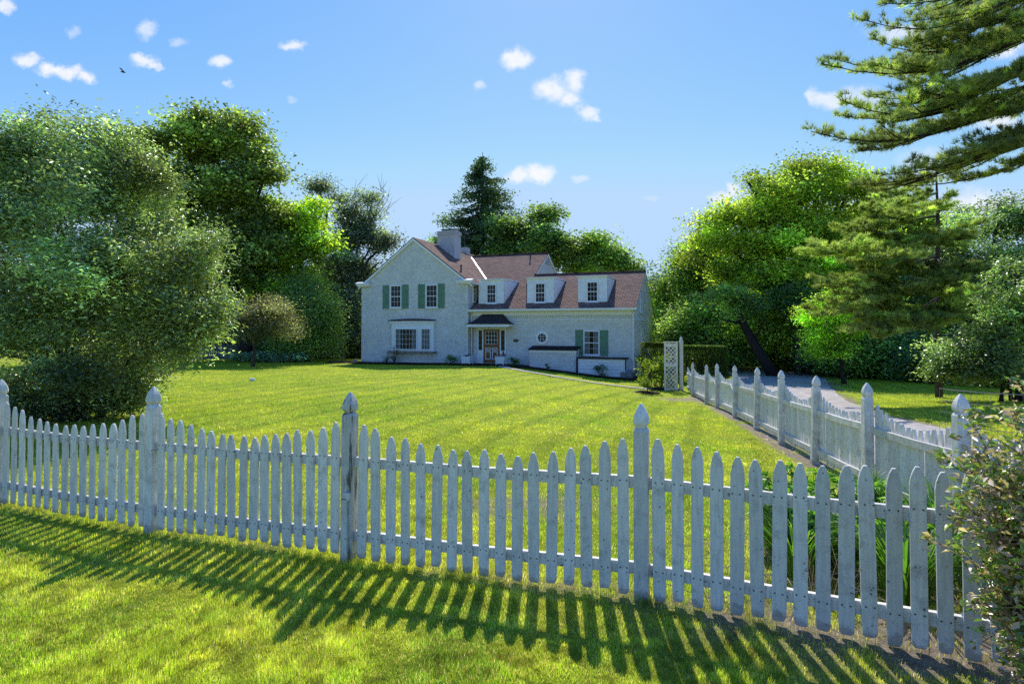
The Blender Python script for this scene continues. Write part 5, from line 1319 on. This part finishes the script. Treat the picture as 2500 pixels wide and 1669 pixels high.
tree('lilac_tree', 'shrubby tree with shiny pale leaves at the right edge of the photo', 'tree', 2480, 20.5,
     [(2480, 660, 45, 55), (2440, 740, 60, 40), (2500, 790, 60, 60), (2420, 830, 50, 50), (2540, 720, 60, 100), (2460, 900, 80, 60), (2330, 880, 60, 55)],
     430, 60, .25, .12, (.04, .085, .02), (.12, .20, .045), .14, bgroup_r, 'glossy', 'darkbark', trunks=4, aspect=.6, nsub=50, up=.7)
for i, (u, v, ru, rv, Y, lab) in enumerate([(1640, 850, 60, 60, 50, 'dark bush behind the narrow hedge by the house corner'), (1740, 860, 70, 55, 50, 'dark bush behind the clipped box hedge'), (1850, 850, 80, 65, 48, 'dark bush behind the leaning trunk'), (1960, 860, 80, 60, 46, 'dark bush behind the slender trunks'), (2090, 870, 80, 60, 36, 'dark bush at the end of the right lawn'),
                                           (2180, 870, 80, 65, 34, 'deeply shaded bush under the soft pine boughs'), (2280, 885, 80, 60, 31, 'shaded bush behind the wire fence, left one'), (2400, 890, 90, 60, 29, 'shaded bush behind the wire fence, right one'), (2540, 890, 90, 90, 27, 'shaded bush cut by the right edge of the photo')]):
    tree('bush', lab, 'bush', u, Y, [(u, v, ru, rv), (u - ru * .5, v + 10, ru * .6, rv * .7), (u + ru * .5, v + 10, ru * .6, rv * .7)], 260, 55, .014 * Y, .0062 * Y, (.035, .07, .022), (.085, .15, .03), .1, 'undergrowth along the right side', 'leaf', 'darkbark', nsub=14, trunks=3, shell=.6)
# far wood closing the view
for nm, (xa, xb, Ya) in (('left', (-75, -14, 62)), ('right', (14, 90, 62))):
    n = 26000; x = xa + rng.random(n) * (xb - xa); Yw = Ya + rng.random(n) * 10; hmax = 7.5 + 3 * vnoise(x, Yw, 7, 3) if nm == 'left' else 6 + 3 * vnoise(x, Yw, 7, 3)
    z = G(x, Yw) + rng.random(n) * hmax
    k = vnoise(x, z, 1.6, 2)[:, None]; col = np.array([[.04, .075, .025]]) * (1 - k) + np.array([[.11, .18, .045]]) * k
    V, F, K = leaf_arrays(np.stack([x, Yw, z], 1), .8, col, .2, .8)
    tag(fast_mesh('distant_wood', V, F, K, M['leaf']), 'dark far wood closing the view beyond the garden on the ' + nm, 'wood', kind='stuff')

# ------------------------------------------------------------------ the pines at the right: long boughs with upturned plumes
def needles(P, D, size, col, wn=.0085):
    n = len(P); V = np.empty((n, 3, 3)); b_ = np.cross(D, rng.normal(size=(n, 3))); b_ /= np.linalg.norm(b_, axis=1)[:, None] + 1e-9
    s = (size * (0.7 + .6 * rng.random(n)))[:, None]
    V[:, 0] = P - b_ * wn; V[:, 1] = P + b_ * wn; V[:, 2] = P + D * s
    return V.reshape(-1, 3), np.arange(3 * n).reshape(-1, 3), np.repeat(col, 3, axis=0)
def pine_tree(name, label, PX, PY, trunk, boughs, c1, c2, dens, needle, wn, second=(4, 7), spread=.55, thick=.085):
    pz = g(PX, PY)
    pine = thing(name, label, 'tree', (PX, PY, pz))
    tr = MB(); tr.tube([(PX, PY, pz - .2)] + [(PX + a, PY + b, z) for a, b, z, r in trunk], [trunk[0][3] * 1.25] + [t_[3] for t_ in trunk], 10); tr.build('trunk', M['bark'], pine, (PX, PY, pz))
    brm = MB(); AP = []; AD = []; AC = []
    def plume(path, tone, w0, n_tw, lift):
        """needle twigs along a polyline"""
        path = [np.array(p) for p in path]; m = len(path) - 1
        Ls = sum(np.linalg.norm(path[i + 1] - path[i]) for i in range(m))
        for k in range(int(Ls * n_tw)):
            q = random.random() ** .8; f = q * m; i = min(int(f), m - 1); b0 = path[i] * (1 - f + i) + path[i + 1] * (f - i)
            tang = path[i + 1] - path[i]; tang = tang / (np.linalg.norm(tang) + 1e-9)
            side = np.cross(tang, (0, 0, 1)); side /= np.linalg.norm(side) + 1e-9
            L_ = w0 * random.uniform(.45, 1.1) * (1 - .45 * q)
            dr = tang * random.uniform(.4, 1.1) + side * random.choice((-1, 1)) * random.uniform(.1, 1) + np.array((0, 0, random.uniform(-.1, .45) + lift)); dr /= np.linalg.norm(dr)
            e_ = b0 + dr * L_
            if k % 3 == 0: brm.tube([b0, e_], [.010, .004], 3)
            nt_ = int(3 + L_ * dens)
            tt = random.random(); cb = math.exp(random.gauss(0, .22)) * tone; base = (np.array(c1) * (1 - tt) + np.array(c2) * tt) * cb
            qq = rng.uniform(.2, 1.05, nt_)[:, None]
            cc = b0[None] * (1 - qq) + e_[None] * qq + rng.normal(size=(nt_, 3)) * np.array((.03, .03, .02))
            nn = 10; cc = np.repeat(cc, nn, 0); D = rng.normal(size=(len(cc), 3)) * .5 + dr[None] * .7 + np.array((0, 0, .45)); D /= np.linalg.norm(D, axis=1)[:, None]
            AP.append(cc); AD.append(D); AC.append(base[None] * np.exp(.2 * rng.normal(size=(len(cc), 1))))
    for (tip, z0, sag, th) in boughs:
        tip = np.array(tip); s0 = np.array((PX, PY, z0)); Ln = np.linalg.norm(tip - s0)
        yaw = random.gauss(0, .05) * Ln
        def bp(q):
            p = s0 * (1 - q) + tip * q; p = p.copy(); p[2] -= sag * 1.7 * math.sin(math.pi * q) * q ** 1.2; p[1] += yaw * math.sin(math.pi * q); return p
        path = [bp(q) for q in np.linspace(0, 1, 12)]
        brm.tube(path, [max(.010, thick * th * (1 - q) ** .9) for q in np.linspace(0, 1, 12)], 6)
        tone = math.exp(random.gauss(0, .18))
        plume(path[5:], tone, .42 * th, 11, .05)
        for k in range(int(Ln * random.uniform(*second) / 10 + 3)):
            q = random.uniform(.22, .74); b0 = bp(q); tang = bp(min(1, q + .03)) - bp(q - .03); tang /= np.linalg.norm(tang); side = np.cross(tang, (0, 0, 1)); side /= np.linalg.norm(side)
            L2 = (0.22 + .30 * (1 - q)) * Ln * random.uniform(.45, 1.0) * .8
            d0 = tang + side * random.choice((-1, 1)) * random.uniform(.2, 1.0) * spread + np.array((0, 0, random.uniform(-.28, .16))); d0 /= np.linalg.norm(d0)
            pth = []
            for j in range(6):
                t_ = j / 5; pth.append(b0 + d0 * L2 * t_ + np.array((0, 0, .20 * L2 * t_ * t_ - .05 * L2 * t_)))
            brm.tube(pth, [thick * .36, thick * .28, thick * .21, thick * .15, thick * .1, .004], 4)
            plume(pth[1:], tone * math.exp(random.gauss(0, .22)), .40, 12, .08)
    AP = np.concatenate(AP); AD = np.concatenate(AD); AC = np.concatenate(AC)
    V, F, K = needles(AP, AD, needle, AC, wn)
    fast_mesh('needles', V, F, K, M['needle'], pine, (PX, PY, pz))
    brm.build('boughs', M['darkbark'], pine, (PX, PY, pz))
B1 = [(2170, 2, 14, 12.9, .7, 1.0), (2108, 40, 13.5, 12.1, 1.0, 1.0), (2140, 88, 14.5, 11.6, .9, 1.0), (2010, 150, 13.5, 10.7, 1.0, 1.1), (2036, 138, 14.6, 10.9, .8, .9), (2056, 240, 13, 9.9, .8, .9), (2122, 230, 15, 9.9, .6, .9),
      (1984, 318, 13.5, 8.9, .7, 1.2), (2055, 335, 15, 9.0, .5, 1.0), (2160, 425, 14, 8.2, .4, 1.1), (2085, 450, 15.5, 7.7, .3, 1.1), (2240, 25, 16, 13.2, .6, 1.2), (2290, 130, 16.5, 11.6, .6, 1.2), (2260, 300, 17, 9.6, .5, 1.1), (2330, 70, 13, 12.2, .5, 1.1), (2320, 375, 13, 8.4, .3, 1.0), (2400, 200, 12.6, 10.4, .3, 1.0)]
for b_ in list(B1)[1::3]: B1.append((b_[0] + random.uniform(50, 150), b_[1] + random.uniform(-40, 35), b_[2] + random.uniform(-1.2, 1.8), b_[3] + random.uniform(-.3, .3), .5, .9))
pine_tree('pine_tree', 'tall white pine whose long upswept boughs reach in from the right edge', 16.5, 15.5, [(.1, 0, 6, .36), (0, 0, 12, .24), (0, 0, 17.5, .05)],
          [(ray(u, v, Y), z, sg, th) for u, v, Y, z, sg, th in B1], (.15, .21, .10), (.40, .46, .13), 11, .15, .007, (8, 12))
PX2 = (2290 - CU) / PXF * 22.5
B2 = [(1992, 600, 18.5, 5.5, .3, 1.3), (2005, 690, 19, 4.7, .3, 1.3), (2040, 555, 20, 6.3, .3, 1.3), (2000, 770, 18.5, 3.7, .2, 1.2), (2060, 810, 18, 3.1, .2, 1.2), (2110, 740, 17.5, 4.2, .2, 1.3), (2150, 630, 17.5, 5.7, .2, 1.3), (2140, 815, 17.8, 2.9, .15, 1.2), (2250, 700, 17.6, 4.6, .2, 1.2),
      (2120, 500, 20, 7.2, .3, 1.2), (2190, 520, 18, 6.9, .2, 1.2), (2300, 590, 18.5, 5.8, .2, 1.1), (2330, 720, 19, 4.0, .2, 1.1), (2230, 800, 18, 3.0, .15, 1.1), (2180, 470, 21, 7.9, .2, .9), (2280, 660, 22.5, 5.0, .2, 1.1), (2060, 640, 21.5, 5.2, .2, 1.2), (2080, 700, 20.5, 4.6, .2, 1.2)]
pine_tree('pine_tree', 'shorter soft needled pine with bright feathery foliage over the right hand lawn', PX2, 22.5, [(0, 0, 3, .11), (.05, 0, 6, .07), (0, 0, 8.3, .02)],
          [(ray(u, v, Y), z, sg, th) for u, v, Y, z, sg, th in B2], (.20, .27, .09), (.44, .52, .13), 13, .15, .0095, (26, 36), 1.0, .032)

# ------------------------------------------------------------------ plants inside the fence corner
def leafy(label, x, y, h_, r_, nst, leaf, c1, c2, group='leafy plants in the fence corner'):
    z = g(x, y); t = thing('leafy_plant', label, 'plant', (x, y, z), group); mb = MB(); P = []; A_ = []
    for k in range(nst):
        a = random.uniform(0, 6.28); rr = r_ * math.sqrt(random.random()); e_ = Vector((x + math.cos(a) * rr, y + math.sin(a) * rr, z + h_ * random.uniform(.65, 1.05) * (1 - .25 * rr / r_)))
        st_ = wob((x + math.cos(a) * rr * .4, y + math.sin(a) * rr * .4, z - .02), e_, 5, .06); mb.tube(st_, [.006, .0055, .005, .004, .003, .002], 4)
        for i_, p_ in enumerate(st_[1:]):
            for j in range(5 if i_ < 4 else 7):
                a2 = random.uniform(0, 6.28); d_ = np.array((math.cos(a2), math.sin(a2), random.uniform(.0, .6))); P.append(np.array(p_) + d_ * leaf * .5 + rng.normal(size=3) * .01); A_.append(d_)
    mb.build('stems', M['leaf_stem'], t, (x, y, z)); P = np.array(P); A_ = np.array(A_); n = len(P); c1 = tuple(1.9 * q for q in c1); c2 = tuple(1.7 * q for q in c2)
    tt = rng.random((n, 1)); col = (np.array(c1) * (1 - tt) + np.array(c2) * tt) * np.exp(.2 * rng.normal(size=(n, 1)))
    V, F, K = leaf_arrays(P, leaf, col, .5, .42, axis=A_ * 3); fast_mesh('foliage', V, F, K, M['leaf'], t, (x, y, z))
M['leaf_stem'] = simple('green plant stem', (.10, .16, .03), .6, .3)
leafy('tall leafy plant with pointed bright leaves, leftmost in the corner behind the pickets', 2.35, 5.0, .72, .26, 34, .085, (.05, .13, .02), (.13, .26, .03))
leafy('leafy plant in the middle of the fence corner clump', 2.85, 5.25, .62, .3, 36, .085, (.05, .13, .02), (.15, .28, .03))
leafy('low leafy plant at the front of the fence corner clump', 2.55, 4.55, .5, .26, 30, .08, (.04, .11, .015), (.11, .23, .03))
leafy('leafy plant close behind the pickets near the dry stems', 3.0, 4.45, .5, .28, 30, .075, (.05, .12, .02), (.13, .24, .03))
leafy('leafy plant beside the driveway fence foot', 3.35, 5.35, .55, .26, 28, .08, (.05, .13, .02), (.16, .30, .04))
leafy('leafy plant behind the twiggy bush in the fence corner', 3.25, 3.95, .5, .26, 26, .075, (.05, .12, .02), (.12, .22, .03))
def strap(label, x, y, h_, r_, n, c1, c2, group='tall grass clumps in the fence corner'):
    z = g(x, y); mb = MB()
    a = rng.random(n) * 6.283; rr = r_ * np.sqrt(rng.random(n)) * .5; hh_ = h_ * (.6 + .5 * rng.random(n)); wd_ = .006 + .004 * rng.random(n); ln = hh_ * (.3 + .5 * rng.random(n))
    V = np.empty((n, 7, 3)); bx_, by_ = -np.sin(a), np.cos(a); px, py = x + rr * np.cos(a), y + rr * np.sin(a)
    for i_, (q, k) in enumerate(((0, .7), (.4, 1), (.75, .8))):
        cx_ = px + np.cos(a) * ln * q * q; cy_ = py + np.sin(a) * ln * q * q; cz_ = z + hh_ * (q * 1.25 - .35 * q * q) / .9
        V[:, 2 * i_] = np.stack([cx_ - bx_ * wd_ * k, cy_ - by_ * wd_ * k, cz_], 1); V[:, 2 * i_ + 1] = np.stack([cx_ + bx_ * wd_ * k, cy_ + by_ * wd_ * k, cz_], 1)
    V[:, 6] = np.stack([px + np.cos(a) * ln, py + np.sin(a) * ln, z + hh_ * .92], 1)
    c1 = tuple(1.5 * q for q in c1); c2 = tuple(1.5 * q for q in c2); b_ = np.arange(n)[:, None] * 7; F = np.concatenate([b_ + np.array(q) for q in ([0, 1, 3], [0, 3, 2], [2, 3, 5], [2, 5, 4], [4, 5, 6])])
    tt = rng.random((n, 1)); col = (np.array(c1) * (1 - tt) + np.array(c2) * tt) * np.exp(.2 * rng.normal(size=(n, 1)))
    o = fast_mesh('grass_clump', V.reshape(-1, 3), F, np.repeat(col, 7, axis=0), M['leaf'], None, (x, y, z)); tag(o, label, 'plant', group)
strap('clump of long arching green blades behind the right pickets', 2.75, 4.05, .52, .3, 260, (.05, .13, .02), (.12, .24, .03))
strap('clump of long arching blades between the leafy plants', 2.2, 4.45, .5, .3, 240, (.04, .11, .02), (.11, .21, .03))
strap('bright upright grass clump against the driveway fence', 3.55, 4.75, .62, .26, 240, (.07, .18, .02), (.17, .33, .04))
strap('grass clump at the foot of the driveway fence near its second post', 3.85, 6.2, .42, .22, 160, (.06, .15, .02), (.14, .27, .03))
m_ = MB()
for k in range(90):
    x = random.uniform(1.3, 3.6); y = 4.05 + random.uniform(-.35, 1.1) - .36 * (x - 1.6) * .8; a = random.uniform(0, 3.14); L_ = random.uniform(.1, .5); z = g(x, y) + .025 + random.random() * .03
    m_.tube([(x, y, z), (x + math.cos(a) * L_ * .5, y + math.sin(a) * L_ * .5, z + random.uniform(0, .05)), (x + math.cos(a) * L_, y + math.sin(a) * L_, z + random.uniform(-.01, .08))], random.uniform(.0018, .0045), 4)
for k in range(36):
    x = random.uniform(2.0, 3.3); y = random.uniform(3.9, 4.8); z = g(x, y); m_.tube([(x, y, z), (x + random.gauss(0, .12), y + random.gauss(0, .1), z + random.uniform(.2, .5))], [.0035, .002], 4)
tag(m_.build('dry_stems', M['palebark'], None, (2.5, 4.3, 0)), 'pale dry stalks and twigs littering the ground behind and under the pickets', 'dead stems', kind='stuff')

# ------------------------------------------------------------------ foreground twiggy bush at the right edge
bx, by = 2.56, 2.62; bz = g(bx, by)
fb = thing('twiggy_bush', 'twiggy half bare bush with shiny leaves in front of the fence at the right edge', 'bush', (bx, by, bz))
mb = MB(); E_ = []; D_ = []
for k in range(95):
    a = random.uniform(0, 6.28); h_ = random.uniform(.45, 1.45); sp_ = random.uniform(.08, .50) * (.5 + .5 * h_ / 1.3)
    s = Vector((bx + random.gauss(0, .07), by + random.gauss(0, .07), bz - .03)); e_ = Vector((bx + math.cos(a) * sp_, by + math.sin(a) * sp_, bz + h_))
    st_ = wob(s, e_, 7, .08); mb.tube(st_, [.011 * (1 - .11 * i_) for i_ in range(8)], 5)
    for i_ in range(2, 8):
        for j in range(3):
            d_ = Vector((random.gauss(0, 1), random.gauss(0, 1), random.gauss(.35, .6))).normalized(); L_ = random.uniform(.06, .26); q_ = st_[i_] + d_ * L_
            w2 = wob(st_[i_], q_, 3, .12); mb.tube(w2, [.0042, .0034, .0026, .0014], 4)
            for t_ in w2[1:]: E_.append(t_); D_.append(d_)
            for j2 in range(3):
                d2 = (d_ + Vector((random.gauss(0, .8), random.gauss(0, .8), random.gauss(0, .8)))).normalized(); q2 = w2[2] + d2 * random.uniform(.03, .10); mb.tube([w2[2], q2], [.0022, .0009], 3); E_.append(q2); D_.append(d2)
mb.build('twigs', M['twig'], fb, (bx, by, bz))
E_ = np.array([tuple(e_) for e_ in E_]); D_ = np.array([tuple(d_) for d_ in D_])
dens = np.clip((E_[:, 2] - bz) / 1.0, .25, 1) * .85
k = rng.random(len(E_)) < dens; E_ = E_[k]; D_ = D_[k]
rep = np.repeat(np.arange(len(E_)), 5); n = len(rep)
P = E_[rep] + rng.normal(size=(n, 3)) * .022; r_ = rng.random((n, 1)); q_ = rng.random((n, 1))
col = np.where(r_ < .28, np.array([[.18, .28, .07]]), np.where(r_ < .58, np.array([[.34, .46, .07]]), np.array([[.60, .44, .33]]))) * np.exp(.3 * rng.normal(size=(n, 1)))
V, F, K = leaf_arrays(P, .040, col, .3, .5, axis=D_[rep] * 1.2); fast_mesh('leaves', V, F, K, M['glossy'], fb, (bx, by, bz))

# fallen leaves / clover specks are left to the grass; tidy helper properties
for o in bpy.data.objects:
    for k in ('_wl', '_rot'):
        if k in o: del o[k]
